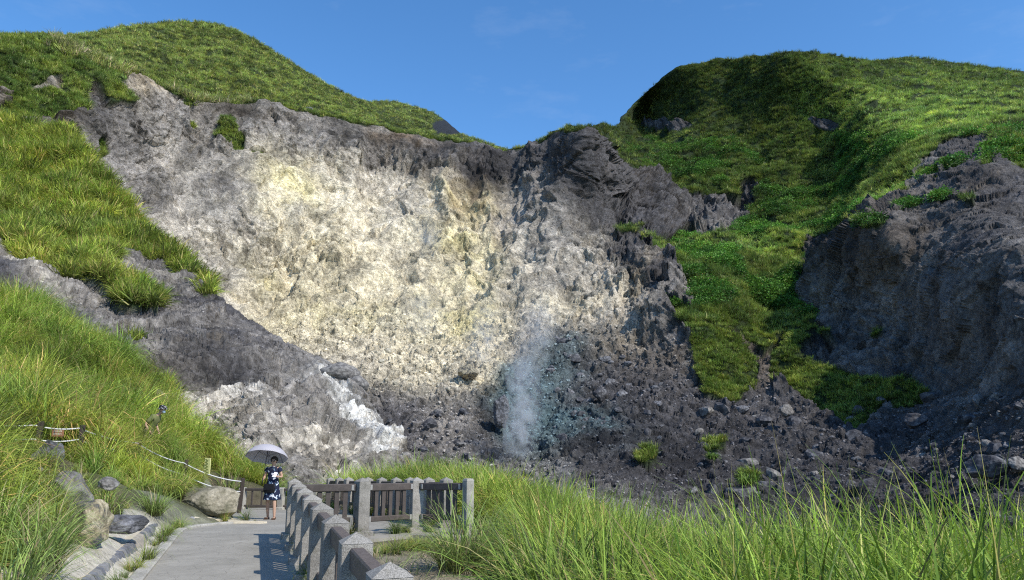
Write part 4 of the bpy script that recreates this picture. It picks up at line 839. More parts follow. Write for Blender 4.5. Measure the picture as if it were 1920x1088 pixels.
# individually placed rubble blocks, then the mass of smaller stones
kinds = [rock_mesh('rubble_block', 700 + i, 2, 10, (1, RNG.uniform(.6,1), RNG.uniform(.45,.8)), .05, .5) for i in range(7)]
def dup_rocks(zone, cnt, smin, smax, mats, label, group, seed):
    rg_ = np.random.default_rng(seed); fr = np.array([pt for pt in zone]); x0, y0 = fr.min(0); x1, y1 = fr.max(0); c = 0
    meshes = []
    for k_ in kinds:
        for m_ in mats: q = k_.copy(); q.materials.append(m_); meshes.append(q)
    Pi = []
    while c < cnt:
        px_, py_ = rg_.uniform(x0, x1), rg_.uniform(y0, y1)
        if not inpoly(np.array([px_]), np.array([py_]), zone)[0]: continue
        i_ = int(round((px_ + 260) / 2560 * (sh[1] - 1))); col_py = PY[:, i_]; j_ = int(np.argmin(np.abs(col_py - py_)) ); p_ = Pd[j_, i_]
        d_ = p_[1]; s_ = (smin + (smax - smin) * rg_.power(.35)) / F * d_ / 2
        o = bpy.data.objects.new('rock', meshes[int(rg_.integers(len(meshes)))]); COL.objects.link(o); o.location = p_; o.scale = (s_, s_, s_)
        o.rotation_euler = tuple(rg_.uniform(-.6, .6, 2)) + (rg_.uniform(0, 6.28),); tag(o, label, 'rock', group); c += 1
dup_rocks([(730,790),(860,760),(900,830),(900,870),(780,880),(750,850)], 40, 12, 34, [M['b_far'], M['b_grey']], 'dark angular block in the rockfall left of the vent', 'blocks in the rockfall left of the vent', 1)
dup_rocks([(1040,640),(1180,640),(1260,740),(1240,860),(1040,830),(1020,720)], 60, 12, 32, [M['b_far'], M['b_dark']], 'dark block heaped on the rubble right of the steam', 'blocks heaped right of the steam', 2)
dup_rocks([(1300,770),(1920,740),(1920,940),(1300,940)], 110, 12, 46, [M['b_far'], M['b_dark'], M['b_far'], M['b_grey']], 'dark block strewn over the shaded pit floor', 'blocks strewn over the shaded pit floor', 3)
dup_rocks([(640,640),(860,640),(900,740),(700,740)], 40, 7, 20, [M['b_farlt']], 'pale yellowish block on the upper scree', 'pale blocks on the upper scree', 4)

M['scree_dk'] = None
def scree_mat():
    m, nt, b = mat_new('rubble'); ti = N(nt, 'ShaderNodeAttribute', attribute_name='tint'); ti.attribute_type = 'INSTANCER'
    n = noise_node(nt, 1.5, 5, .7); r = ramp(nt, n.outputs['Fac'], [(.3, .65), (.7, 1.35)]); nt.links.new(mulc(nt, ti.outputs['Color'], r.outputs['Color']), b.inputs['Base Color'])
    b.inputs['Roughness'].default_value = .85; bump(nt, n.outputs['Fac'], .5, .1, b); return m
msr = scree_mat(); sprot = []
for i in range(5):
    q = rock_mesh('stone', 720 + i, 2, 9, (1, .85, .65), .05, .5); q.materials.append(msr); sprot.append(proto('stone', q))
zone = ((rubble > .55) & ~veg & ~crest).reshape(-1)
Cf = C
ii = sample_px(P, PX, PY, zone, 4.6); n = len(ii); D = Pdf[ii]
sz = (1.6 + 5.5 * RNG.power(.28, n)) / F * D[:, 1] / 2
lum = Cf[ii].mean(1, keepdims=True); tt = Cf[ii] * (.7 + RNG.uniform(0, 1, (n, 1)) ** 1.5 * np.clip(1.5 - 2.6 * lum, .25, 1.4))
scatter('loose_stones', D, sprot, sz, RNG.uniform(-1, 1, (n, 3)) * np.array([.8,.8,3.1]), tt, 'loose stones covering the scree and the pit floor', 'stones')
zc = (~vegC & ~crC & (yc > 480)); ii = sample_px(PC, PXC, PYC, zc, 8.0); n = len(ii); D = Pcd[ii]
sz = (1.6 + 4.5 * RNG.power(.28, n)) / F * D[:, 1] / 2
scatter('loose_stones', D, sprot, sz, RNG.uniform(-1, 1, (n, 3)) * np.array([.8,.8,3.1]), CC[ii] * RNG.uniform(.7, 1.6, (n, 1)), 'loose stones scattered on the dark and white rock slope', 'stones')

# ------------------------------------------------------------------ near grass
near_protos = [proto('grass_tuft', tuft_mesh('grass_tuft', 110, 1.0, 1.0, .015, 5, .28, 1.75, .16, 140 + i, mat=M['grass_near'])) for i in range(5)]
lush_protos = [proto('grass_tuft', tuft_mesh('grass_tuft', 130, 1.0, 1.0, .0115, 9, .5, 2.5, .14, 160 + i, .9, mat=M['grass_lush'])) for i in range(5)]
def zone_scatter(x0, x1, y0, y1, dens, fn):
    n = int((x1-x0) * (y1-y0) * dens); x = RNG.uniform(x0, x1, n); y = RNG.uniform(y0, y1, n); k = fn(x, y); x, y = x[k], y[k]
    return np.stack([x, y, gz(x, y) - .03], -1)
def pj(x, y): return proj(np.stack([x, y, gz(x, y)], -1))
clump = lambda x, y, s, sd: fbm(np.stack([x, y, 0*x], -1), s, 3, sd)
def fl(x, y):
    d = dist_poly(x, y, pv); a, b_ = pj(x, y)
    bare = (np.hypot((x + 6.4) / 1.7, (y - 9.6) / 4.6) < 1) & (a > 118)
    keep = (d > .98) & ~bare & (a < 600) & (x < -3.0) & (a > -300)
    for (cx, cy, rx, ry) in ((96,850,24,18),(140,925,32,30),(165,990,50,50),(236,985,36,20),(393,940,60,40)): keep &= ((a-cx)/rx)**2 + ((b_-cy-10)/ry)**2 > 1
    return keep & (clump(x, y, 1.2, 801) > -.45)
D = zone_scatter(-32, -3, 3.5, 40, 8, fl); 
a_, b_ = proj(D); n = len(D)
lo_ = clump(D[:,0], D[:,1], 1.6, 802)
sc_ = (.85 + .6 * np.clip(lo_ + .5, 0, 1.2)) * RNG.uniform(.6, 1.35, n) * np.where(D[:,1] > 20, 1.15, 1); sc_ *= np.where((b_ > 940) & (a_ > 240), .5, 1)
dk = dist_poly(D[:,0], D[:,1], pv); sc_ *= np.clip(dk / 2.6, .34, 1)
# shorter where they would stand in front of the fence, board and man
for (cx, rx, y0_, y1_, k_) in ((75,95,13.8,17.4,.42),(200,60,13.8,17.0,.7),(390,24,18,22.5,.55),(350,70,20,22.6,.8),(284,26,18.5,22.3,.45)): sc_ *= np.where((np.abs(a_-cx) < rx) & (D[:,1] > y0_) & (D[:,1] < y1_), k_, 1)
sc_ = np.where((np.abs(a_-283) < 26) & (D[:,1] > 22.2) & (D[:,1] < 23.3), RNG.uniform(.62, .85, n), sc_)
scatter('bank_grass', D, near_protos, sc_, upright(n, .2), tint_field(D, (1.15, 1.1, .85), 2.2, .45, yell=.3), 'long green and straw coloured grass covering the bank left of the path', 'grass')
def frr(x, y):
    d = dist_poly(x, y, pv); a, b_ = pj(x, y); bare = np.hypot((x + 1.2) / 1.7, (y - 10.2) / 3.6) < 1 + .35 * clump(x, y, .8, 803)
    return (d > .35) & (x > -6) & ~bare & (a > 540) & (a < 1500) & ~((x > 2) & (y < 6.5)) & (y > 5)
D = zone_scatter(-8, 9, 5, 32, 20, frr); n = len(D); dk = dist_poly(D[:,0], D[:,1], pv)
sc_ = np.clip(dk / 1.2, .3, 1) * (1.1 + .3 * clump(D[:,0], D[:,1], 1.5, 804)) * RNG.uniform(.7, 1.2, n)
infront = (D[:,1] < 15) & (D[:,0] < .2) & (D[:,0] > -4); sc_ *= np.where(infront, .35, 1)
scatter('bank_grass', D, near_protos, sc_ * 1.12, upright(n, .22), tint_field(D, (1.12, 1.08, .85), 2.0, .35, yell=.2), 'bright green grass on the bank behind and right of the fence', 'grass')
def fr2(x, y):
    a, b_ = pj(x, y); return (a > 1120) & (a < 2150)
D = zone_scatter(.6, 13, 3.5, 9.5, 34, fr2); n = len(D); a_, b_ = proj(D)
sc_ = RNG.uniform(1.0, 1.62, n) * np.clip((a_ - 1000) / 420, .6, 1.0) * np.where(RNG.uniform(size=n) < .02, 1.15, 1) * np.clip(.78 + D[:,1] * .055, .9, 1.2)
scatter('foreground_grass', D, lush_protos, sc_, upright(n, .18), tint_field(D, (1.15, 1.1, .85), 1.0, .6, yell=.15), 'tall arching green grass blades in the right foreground', 'grass')
# short dry grass and litter on the bare patch
dryp = [proto('dry_tuft', tuft_mesh('dry_tuft', 26, .22, 1.0, .006, 3, 1.0, .8, .12, 180 + i, mat=grass_mat('dry litter %d' % i, (.22,.17,.09), (.42,.34,.20), (.16,.25,.05), .3, .2))) for i in range(2)]
D = zone_scatter(-3.6, 3, 5, 14.5, 10, lambda x, y: (dist_poly(x, y, pv) > .1) & (clump(x, y, .7, 810) > -.1)); n = len(D)
scatter('dry_grass', D, dryp, RNG.uniform(.6, 1.4, n), upright(n, .3), tint_field(D, (1,1,1), 1, .3), 'flattened dry grass on the bare ground right of the fence', 'grass')
def fl3(x, y): return (dist_poly(x, y, pv) > .9) & (dist_poly(x, y, pv) < 2.4) & (x < -3.5) & (clump(x, y, .6, 812) > .05)
D = zone_scatter(-11, -3, 3, 24, 7, fl3); n = len(D)
scatter('dry_grass', D, dryp, RNG.uniform(.4, 1.0, n), upright(n, .3), tint_field(D, (1,1,1), 1, .3), 'sparse straw beside the stone edging left of the path', 'grass')

W_ = []
for a_0, b_0 in list(zip(row, row[1:])) + list(zip(front, front[1:])) + list(zip(back, back[1:])):
    for k in range(16):
        p_ = a_0.lerp(b_0, random.random()); W_.append((p_.x + random.gauss(.08, .07), p_.y + random.gauss(0, .06), float(pathz(p_.y))))
ke = offs(klr, .19, .0)
for k in range(70):
    p_ = random.choice(ke); W_.append((p_.x + random.gauss(0, .05), p_.y + random.gauss(0, .1), p_.z))
W_ = np.array(W_); n = len(W_); scatter('edge_weeds', W_, dryp + near_protos[:2], np.where(RNG.uniform(size=n) < .6, .4, .09) * RNG.uniform(.4, 1.2, n), upright(n, .3), tint_field(W_, (.9, .9, .8), 1, .3), 'small weeds along the foot of the fence and the kerb', 'weeds')

# single tussocks one can point at
def tussock(px, py, d, hm, label, seed, mat=None, w=.02, n=150, rad=.22, zfix=True):
    c = U(px, py, d)
    if zfix: c.z = drop(c.x, c.y) - .02
    me = tuft_mesh('grass_tussock', n, hm, 1.0, w, 6, .4, 1.6, rad * hm, seed, .6); o = link('grass_tussock', me, mat or M['tuss']); o.location = c; tag(o, label, 'grass tussock'); return o
M['tuss'] = grass_mat('tussock grass', (.10,.11,.035), (.27,.37,.09), (.42,.34,.18), .2, .35, inst=False)
M['tuss_far'] = grass_mat('far tussock grass', (.04,.07,.015), (.16,.26,.05), (.3,.25,.12), .1, .3, inst=False)
tussock(872,1040,11.3,1.25,'big straw green tussock right of the fence in the foreground', 901, n=420, w=.015, rad=.3)
tussock(985,1040,11.0,1.0,'rounded bright tussock right of the big straw green one', 902, n=300, w=.015)
tussock(935,1000,13.2,1.1,'tall tussock behind the two foreground tussocks', 921, n=300, w=.016)
tussock(290,945,15.8,.75,'spiky bright green tussock between the flat rock and the tan boulder', 903, n=220, w=.014)
tussock(575,893,27,.7,'small tussock just left of the first platform fence rail', 904)
tussock(432,862,28,1.1,'dark green drooping tussock above the notice board', 905, w=.03)
tussock(205,890,14.0,.85,'small straw tipped tussock between the two weathered rocks', 931, n=220, w=.014)
tussock(18,1060,6.8,0.95,'tall green tussock in the bottom left corner of the photo', 941, n=300, w=.013)
tussock(74,1020,8.2,0.9,'arching tussock at the left end of the bare pale ground', 942, n=300, w=.013)
tussock(0,960,8.8,1.0,'broad tussock at the left edge level with the yellow rock', 943, n=300, w=.013)
tussock(98,968,9.8,0.8,'tussock touching the left side of the yellow rock', 944, n=300, w=.013)
tussock(75,930,11.6,1.0,'large green tussock left of the grey brown boulder', 932, n=300, w=.014)
tussock(150,872,14.4,.95,'yellowing tussock between the rope fence and the grey brown boulder', 906, n=280, w=.014)
tussock(380,812,30,1.0,'bright tussock at the end of the grassy crest', 907, w=.03)
for (x, y, d, h, l, sd) in ((1211,880,91,2.1,'isolated green tussock on the dark rubble', 911),(1336,862,90,1.2,'wide low tussock on rubble right of the isolated one', 912),(1402,910,80,1.5,'small tussock just above the foreground grass', 913)):
    t_ = tussock(x, y, d, h, l, sd, M['tuss_far'], .09, 160, .35, False)

# ------------------------------------------------------------------ people
LEANK = 0.0
def LEAN(p):
    return Vector((p.x + LEANK * max(0, p.z - .95) ** 1.1, p.y, p.z - LEANK * .3 * max(0, p.z - 1.0))) if LEANK and not (abs(p.y) > .12 and p.z < 1.2) else p
def skin_obj(name, J, E, mat, parent, root=None, sub=2):
    bm = bmesh.new(); L = bm.verts.layers.skin.verify(); vs = {}
    for k, (p, r_) in J.items():
        p = LEAN(Vector(p))
        v = bm.verts.new(p); v[L].radius = (r_, r_) if not hasattr(r_, '__len__') else r_; vs[k] = v
    for a, b_ in E: bm.edges.new((vs[a], vs[b_]))
    vs[root or next(iter(J))][L].use_root = True
    me = bpy.data.meshes.new(name); bm.to_mesh(me); bm.free(); o = link(name, me, mat, parent)
    s_ = o.modifiers.new('skin', 'SKIN'); s_.use_smooth_shade = True; sb = o.modifiers.new('sub', 'SUBSURF'); sb.levels = sub; sb.render_levels = sub
    return o
def hand(J, E, wrist, tag_, pos, d, side, spread, curl):
    """palm and five fingers from the wrist joint; d forward, side = thumb side, curl = direction fingers bend to"""
    d = Vector(d).normalized(); s_ = Vector(side).normalized(); c_ = Vector(curl).normalized(); w = Vector(pos)
    pm = w + d * .05; J[tag_+'palm'] = (pm, (.03, .017)); E.append((wrist, tag_+'palm'))
    for i, (o_, l) in enumerate(((.027,.066),(.009,.074),(-.009,.069),(-.026,.054))):
        p0 = pm + d * .035 + s_ * o_; p1 = p0 + d * l * .35 + c_ * l * .25; p2 = p1 + c_ * l * .45 + d * l * .02
        J[f'{tag_}f{i}a'] = (p0, .009); J[f'{tag_}f{i}b'] = (p1, .008); J[f'{tag_}f{i}c'] = (p2, .007); E += [(tag_+'palm', f'{tag_}f{i}a'), (f'{tag_}f{i}a', f'{tag_}f{i}b'), (f'{tag_}f{i}b', f'{tag_}f{i}c')]
    t0 = w + d * .03 + s_ * .036; t1 = t0 + s_ * .02 + d * .025 + c_ * .015; J[tag_+'ta'] = (t0, .011); J[tag_+'tb'] = (t1, .009); E += [(tag_+'palm', tag_+'ta'), (tag_+'ta', tag_+'tb')]
def cloth_rings(name, rings, mat, parent, n=28, cap=False, fold=0.0, seed=0):
    """rings: (centre, rx, ry) upwards"""
    rg_ = random.Random(seed); ph = [rg_.uniform(0, 6.28) for _ in range(4)]; bm = bmesh.new(); R_ = []
    for k, (c, rx, ry) in enumerate(rings):
        t = 1 - k / max(1, len(rings)-1); row_ = []
        for i in range(n):
            a = 2*math.pi*i/n; f_ = 1 + fold * t * (math.sin(5*a + ph[0]) + .6 * math.sin(9*a + ph[1])); row_.append(bm.verts.new((c[0] + rx*f_*math.cos(a), c[1] + ry*f_*math.sin(a), c[2])))
        R_.append(row_)
    for A, B in zip(R_, R_[1:]):
        for i in range(n): bm.faces.new((A[i], A[(i+1) % n], B[(i+1) % n], B[i]))
    o = bm_obj(name, bm, mat, parent, True); md = o.modifiers.new('s', 'SOLIDIFY'); md.thickness = .008; sb = o.modifiers.new('sub', 'SUBSURF'); sb.levels = 1; sb.render_levels = 1; return o
def ball(name, c, s_, mat, parent, sub=3, fn=None):
    bm = bmesh.new(); bmesh.ops.create_icosphere(bm, subdivisions=sub, radius=1)
    for v in bm.verts:
        p = Vector((v.co.x*s_[0], v.co.y*s_[1], v.co.z*s_[2]))
        if fn: p = fn(p, v.co)
        v.co = p + Vector(c)
    return bm_obj(name, bm, mat, parent, True)
M['skin'] = simple_mat('skin', (.46,.29,.20), .55, .06, 10, 0); M['hair'] = simple_mat('black hair', (.02,.016,.014), .5, .3, 60, .4, .003)
M['glasses'] = simple_mat('dark glasses', (.01,.01,.012), .1, .1, 5, 0, spec=.6)
M['black'] = simple_mat('black leather', (.012,.012,.014), .45, .3, 30, .3, .003); M['phone'] = simple_mat('white paper', (.8,.8,.8), .6, .03, 9, 0)
M['sandal'] = simple_mat('sandal leather', (.10,.06,.04), .6, .2, 20, 0); M['lips'] = simple_mat('lips', (.35,.12,.10), .5, .05, 9, 0)
m, nt, b = mat_new('floral navy fabric'); tc = N(nt, 'ShaderNodeTexCoord'); n = noise_node(nt, 11, 2, .5, dist=.4); v = N(nt, 'ShaderNodeTexVoronoi'); v.inputs['Scale'].default_value = 12; nt.links.new(tc.outputs['Object'], v.inputs['Vector'])
r = ramp(nt, n.outputs['Fac'], [(.0, (.012,.016,.04)), (.52, (.012,.016,.04)), (.565, (.08,.17,.26)), (.60, (.62,.62,.64)), (.8, (.66,.66,.68))]); r.color_ramp.interpolation = 'CONSTANT'
nt.links.new(r.outputs['Color'], b.inputs['Base Color']); b.inputs['Roughness'].default_value = .8; M['floral'] = m
m, nt, b = mat_new('striped parasol cloth'); tc = N(nt, 'ShaderNodeTexCoord'); w_ = N(nt, 'ShaderNodeTexWave'); w_.inputs['Scale'].default_value = 14; nt.links.new(tc.outputs['Object'], w_.inputs['Vector'])
r = ramp(nt, w_.outputs['Fac'], [(.3, (.38,.36,.385)), (.6, (.50,.475,.50))]); nt.links.new(r.outputs['Color'], b.inputs['Base Color']); b.inputs['Roughness'].default_value = .7
tr = N(nt, 'ShaderNodeBsdfTranslucent'); nt.links.new(r.outputs['Color'], tr.inputs['Color']); ms_ = N(nt, 'ShaderNodeMixShader'); ms_.inputs[0].default_value = .12
nt.links.new(b.outputs[0], ms_.inputs[1]); nt.links.new(tr.outputs[0], ms_.inputs[2]); nt.links.new(ms_.outputs[0], nt.nodes['Material Output'].inputs['Surface']); M['parasol'] = m

wz = float(pathz(20.4)); wp = U(508, 961, 20.4); wp.z = wz
woman = empty('person', wp); tag(woman, 'woman in a navy floral dress and sunglasses walking on the path under a parasol', 'person')
J = {'pel': ((0,0,.92), (.13,.10)), 'waist': ((0,0,1.06), (.115,.085)), 'chest': ((0,0,1.22), (.135,.095)), 'neckb': ((0,.005,1.345), (.06,.055)), 'neck': ((0,0,1.39), .045), 'head0': ((0,-.015,1.44), (.062,.065)), 'head1': ((0,-.015,1.50), (.075,.085)), 'head2': ((0,0,1.545), (.06,.07)),
 'shL': ((-.155,.0,1.31), .048), 'elL': ((-.235,.03,1.08), .036), 'wrL': ((-.215,-.13,1.03), .024), 'shR': ((.155,0,1.31), .048), 'elR': ((.225,.03,1.08), .036), 'wrR': ((.165,-.17,1.10), .024),
 'hiL': ((-.085,0,.86), .085), 'knL': ((-.10,-.02,.47), .052), 'caL': ((-.105,.03,.32), .05), 'anL': ((-.10,.07,.075), .032), 'heL': ((-.10,.085,.04), .03), 'toL': ((-.105,-.06,.025), (.035,.02)),
 'hiR': ((.085,0,.86), .085), 'knR': ((.10,-.10,.48), .052), 'caR': ((.115,-.11,.33), .05), 'anR': ((.13,-.13,.085), .032), 'heR': ((.13,-.12,.045), .03), 'toR': ((.145,-.27,.035), (.035,.02))}
E = [('pel','waist'),('waist','chest'),('chest','neckb'),('neckb','neck'),('neck','head0'),('head0','head1'),('head1','head2'),('chest','shL'),('shL','elL'),('elL','wrL'),('chest','shR'),('shR','elR'),('elR','wrR'),
 ('pel','hiL'),('hiL','knL'),('knL','caL'),('caL','anL'),('anL','heL'),('heL','toL'),('pel','hiR'),('hiR','knR'),('knR','caR'),('caR','anR'),('anR','heR'),('heR','toR')]
hand(J, E, 'wrL', 'hl', J['wrL'][0], (.1,-1,.1), (0,.1,1), 1, (1,.1,0)); hand(J, E, 'wrR', 'hr', J['wrR'][0], (-.3,-1,.25), (-.2,0,1), 1, (-.9,0,.1))
skin_obj('body', J, E, M['skin'], woman, 'pel')
# face: nose, mouth, ears
ball('nose', (0,-.112,1.475), (.011,.014,.018), M['skin'], woman, 2); ball('mouth', (0,-.098,1.445), (.022,.008,.006), M['lips'], woman, 2)
for sx in (-1, 1): ball('ear', (sx*.078,0,1.48), (.01,.018,.028), M['skin'], woman, 2)
ball('hair', (0,.02,1.525), (.098,.105,.098), M['hair'], woman, 3, lambda p, q: Vector((p.x, max(p.y, -.075 + .12*max(0, -q.z)) if q.z < .25 else p.y, p.z)))
gl = ball('sunglasses', (-.034,-.094,1.498), (.03,.012,.02), M['glasses'], woman, 2)
g2_ = ball('lens', (.068,0,0), (.03,.012,.02), M['glasses'], gl, 2); g2_.location = (0,0,0)
for v_ in g2_.data.vertices: v_.co += Vector((-.034,-.094,1.498))
dr = [((0,0,.50),.235,.19),((0,0,.56),.225,.18),((0,0,.70),.195,.155),((0,0,.86),.17,.13),((0,0,.98),.15,.112),((0,0,1.08),.135,.10),((0,0,1.20),.15,.112),((0,0,1.28),.165,.10),((0,.005,1.335),.13,.075),((0,.01,1.36),.075,.06)]
cloth_rings('dress', dr, M['floral'], woman, 32, fold=.035, seed=2)
for sx in (-1, 1):
    bm = bmesh.new(); s0 = Vector((sx*.13,0,1.325)); s1 = Vector((sx*.185,.01,1.22)); bm_tube(bm, [s0, s0.lerp(s1,.4), s1], [.062,.066,.062], 12, False); bm_obj('sleeve', bm, M['floral'], woman, True)
for k, (x_, y_, z_, rx_) in enumerate(((-.102,0,.022,0),(.138,-.19,.03,.1))):
    bm = bmesh.new(); bm_box(bm, (0,0,0), (.088,.24,.022), bevel=.01); bm_box(bm, (0,-.05,.028), (.09,.05,.035), bevel=.01); bm_box(bm, (0,.08,.03), (.075,.03,.04), bevel=.008); o = bm_obj('sandal', bm, M['sandal'], woman); o.location = (x_, y_, z_ - .01); o.rotation_euler = (rx_, 0, .08*(1 if k else -1))
bag = empty('shoulder_bag', woman.location + Vector((-.03,-.17,.80))); tag(bag, 'black shoulder bag hanging in front of the woman', 'bag')
bm = bmesh.new(); bm_box(bm, (0,0,0), (.30,.09,.23), bevel=.03); bm_obj('pouch', bm, M['black'], bag, True)
bm = bmesh.new(); bm_box(bm, (0,-.05,.03), (.27,.012,.14), bevel=.005); bm_obj('flap', bm, M['black'], bag)
bm = bmesh.new(); bm_tube(bm, [(-.13,0,.10),(-.10,.02,.28),(-.02,.03,.42),(.10,.12,.535),(.14,.17,.57),(.13,.28,.45),(.1,.30,.25),(.13,.12,.1)], .009, 6); bm_obj('strap', bm, M['black'], bag, True)
ph_ = woman.location + Vector((.125,-.265,1.15)); bm = bmesh.new(); bm_box(bm, (0,0,0), (.10,.012,.15), bevel=.003); o = bm_obj('leaflet', bm, M['phone']); o.location = ph_; o.rotation_euler = (-.6,.2,-.2); tag(o, 'white folded leaflet held in the left hand of the woman', 'leaflet')
# parasol
ub = woman.location + Vector((-.20,-.22,1.04)); top_ = U(504, 836, 20.5) - ub
par = empty('parasol', ub); tag(par, 'open pale grey striped parasol held above the woman', 'umbrella')
ax = top_.normalized(); q = ax.to_track_quat('Z', 'X').to_matrix().to_4x4(); Lp = top_.length
bm = bmesh.new(); bm_tube(bm, [ax * -.1, ax * (Lp + .04)], .008, 8); bm_obj('shaft', bm, M['black'], par, True)
bm = bmesh.new(); bm_tube(bm, [ax * -.14, ax * .03], .016, 10); bm_obj('handle', bm, M['black'], par, True)
bm = bmesh.new(); nr = 8; rings = []; seg = 48
for j in range(11):
    t = j / 10; row_ = []
    for i in range(seg):
        a = 2*math.pi*i/seg; k = (a / (2*math.pi/nr)) % 1; sag = 1 - .055 * math.sin(math.pi*k) * t; rr_ = .565 * math.sin(t * 1.22) / math.sin(1.22) * sag
        z_ = -.33 * (1 - math.cos(t*1.22)) / (1 - math.cos(1.22)) + .02 * math.sin(math.pi*k) * t
        row_.append((rr_*math.cos(a), rr_*math.sin(a), z_))
    rings.append(row_)
vv = [[bm.verts.new(p_) for p_ in row_] for row_ in rings[1:]]; apx = bm.verts.new((0,0,0))
for i in range(seg): bm.faces.new((apx, vv[0][i], vv[0][(i+1) % seg]))
for A, B in zip(vv, vv[1:]):
    for i in range(seg): bm.faces.new((A[i], B[i], B[(i+1) % seg], A[(i+1) % seg]))
cano = bm_obj('canopy', bm, M['parasol'], par, True); cano.matrix_local = Matrix.Translation(top_) @ q @ Matrix.Rotation(.2, 4, 'Z')
for i in range(nr):
    a = 2*math.pi*i/nr; pts = []
    for j in range(11):
        t = j/10; rr_ = .565*math.sin(t*1.22)/math.sin(1.22); pts.append((rr_*math.cos(a), rr_*math.sin(a), -.33*(1-math.cos(t*1.22))/(1-math.cos(1.22)) - .006))
    bm = bmesh.new(); bm_tube(bm, pts, .0035, 5); bm_tube(bm, [(0,0,-.30), pts[5]], .003, 5); bm_obj('rib', bm, M['black'], cano, True)

# man in the grass
mp_ = U(278, 812, 23.6); mp_.z -= .84
LEANK = .30
man = empty('person', mp_, R(-8)); tag(man, 'person in an olive T-shirt and black patterned bucket hat stooping in the tall grass', 'person')
M['olive'] = simple_mat('olive cotton', (.15,.16,.065), .9, .15, 14, .3, .01); M['shorts'] = simple_mat('dark trousers', (.03,.03,.04), .9, .2, 14, .2); M['mask'] = simple_mat('pale blue face mask', (.42,.52,.62), .8, .05, 9, 0)
J = {'pel': ((-.03,0,.92), (.14,.11)), 'waist': ((0,0,1.05), (.12,.095)), 'chest': ((.09,0,1.27), (.145,.11)), 'neckb': ((.15,0,1.43), (.06,.06)), 'neck': ((.18,0,1.47), .05), 'head0': ((.215,0,1.53), (.068,.07)), 'head1': ((.22,0,1.60), (.085,.078)), 'head2': ((.21,0,1.65), (.07,.065)),
 'shL': ((.08,.17,1.38), .055), 'elL': ((.10,.22,1.10), .04), 'wrL': ((.22,.16,.92), .028), 'shR': ((.08,-.17,1.38), .055), 'elR': ((.03,-.23,1.10), .04), 'wrR': ((.16,-.20,.90), .028),
 'hiL': ((-.03,.09,.86), .09), 'knL': ((.03,.10,.47), .06), 'anL': ((-.04,.10,.08), .038), 'toL': ((.12,.10,.04), .035), 'hiR': ((-.03,-.09,.86), .09), 'knR': ((.06,-.10,.47), .06), 'anR': ((.02,-.10,.08), .038), 'toR': ((.18,-.10,.04), .035)}
E = [('pel','waist'),('waist','chest'),('chest','neckb'),('neckb','neck'),('neck','head0'),('head0','head1'),('head1','head2'),('chest','shL'),('shL','elL'),('elL','wrL'),('chest','shR'),('shR','elR'),('elR','wrR'),('pel','hiL'),('hiL','knL'),('knL','anL'),('anL','toL'),('pel','hiR'),('hiR','knR'),('knR','anR'),('anR','toR')]
hand(J, E, 'wrL', 'hl', J['wrL'][0], (.5,-.1,-.9), (.9,0,.4), 1, (.3,-.8,-.2)); hand(J, E, 'wrR', 'hr', J['wrR'][0], (.5,.1,-.9), (.9,0,.4), 1, (.3,.8,-.2))
skin_obj('body', J, E, M['skin'], man, 'pel')
tj = {'z': ((-.03,0,.78), (.145,.165)), 'a': ((-.02,0,.88), (.15,.165)), 'b': ((.01,0,1.04), (.145,.15)), 'c': ((.07,0,1.22), (.15,.155)), 'd': ((.115,0,1.36), (.115,.10)), 'e': ((.14,0,1.42), .07), 'l': ((.09,.15,1.36), .085), 'l2': ((.09,.20,1.25), .075), 'l3': ((.095,.215,1.15), .068), 'r': ((.09,-.15,1.36), .085), 'r2': ((.07,-.20,1.25), .075), 'r3': ((.05,-.22,1.15), .068)}
skin_obj('t_shirt', tj, [('z','a'),('a','b'),('b','c'),('c','d'),('d','e'),('d','l'),('l','l2'),('l2','l3'),('d','r'),('r','r2'),('r2','r3')], M['olive'], man, 'a')
tj = {'q': ((-.03,0,1.0), .12), 'p': ((-.03,0,.90), .125), 'a': ((-.02,.095,.76), .092), 'b': ((.03,.10,.47), .078), 'b2': ((-.03,.10,.14), .06), 'c': ((-.01,-.095,.76), .092), 'd': ((.06,-.10,.47), .078), 'd2': ((.02,-.10,.14), .06)}
skin_obj('trousers', tj, [('q','p'),('p','a'),('a','b'),('b','b2'),('p','c'),('c','d'),('d','d2')], M['shorts'], man, 'p')
m, nt, b = mat_new('black and white print'); n = noise_node(nt, 22, 2, .5, dist=1); r = ramp(nt, n.outputs['Fac'], [(.0, .012), (.55, .012), (.58, .6)]); r.color_ramp.interpolation = 'CONSTANT'; nt.links.new(r.outputs['Color'], b.inputs['Base Color']); b.inputs['Roughness'].default_value = .9; M['hat'] = m
HL = LEAN(Vector((.22,0,1.60))) - Vector((.22,0,1.60))
for o_ in (cloth_rings('bucket_hat', [((.235,0,1.615),.165,.15),((.225,0,1.655),.125,.115),((.215,0,1.70),.112,.105),((.21,0,1.735),.095,.09),((.21,0,1.75),.05,.05),((.21,0,1.752),.005,.005)], M['hat'], man, 20),
    ball('face_mask', (.275,0,1.54), (.045,.062,.05), M['mask'], man, 2), ball('ear', (.215,-.085,1.575), (.018,.012,.03), M['skin'], man, 2)): o_.location = HL

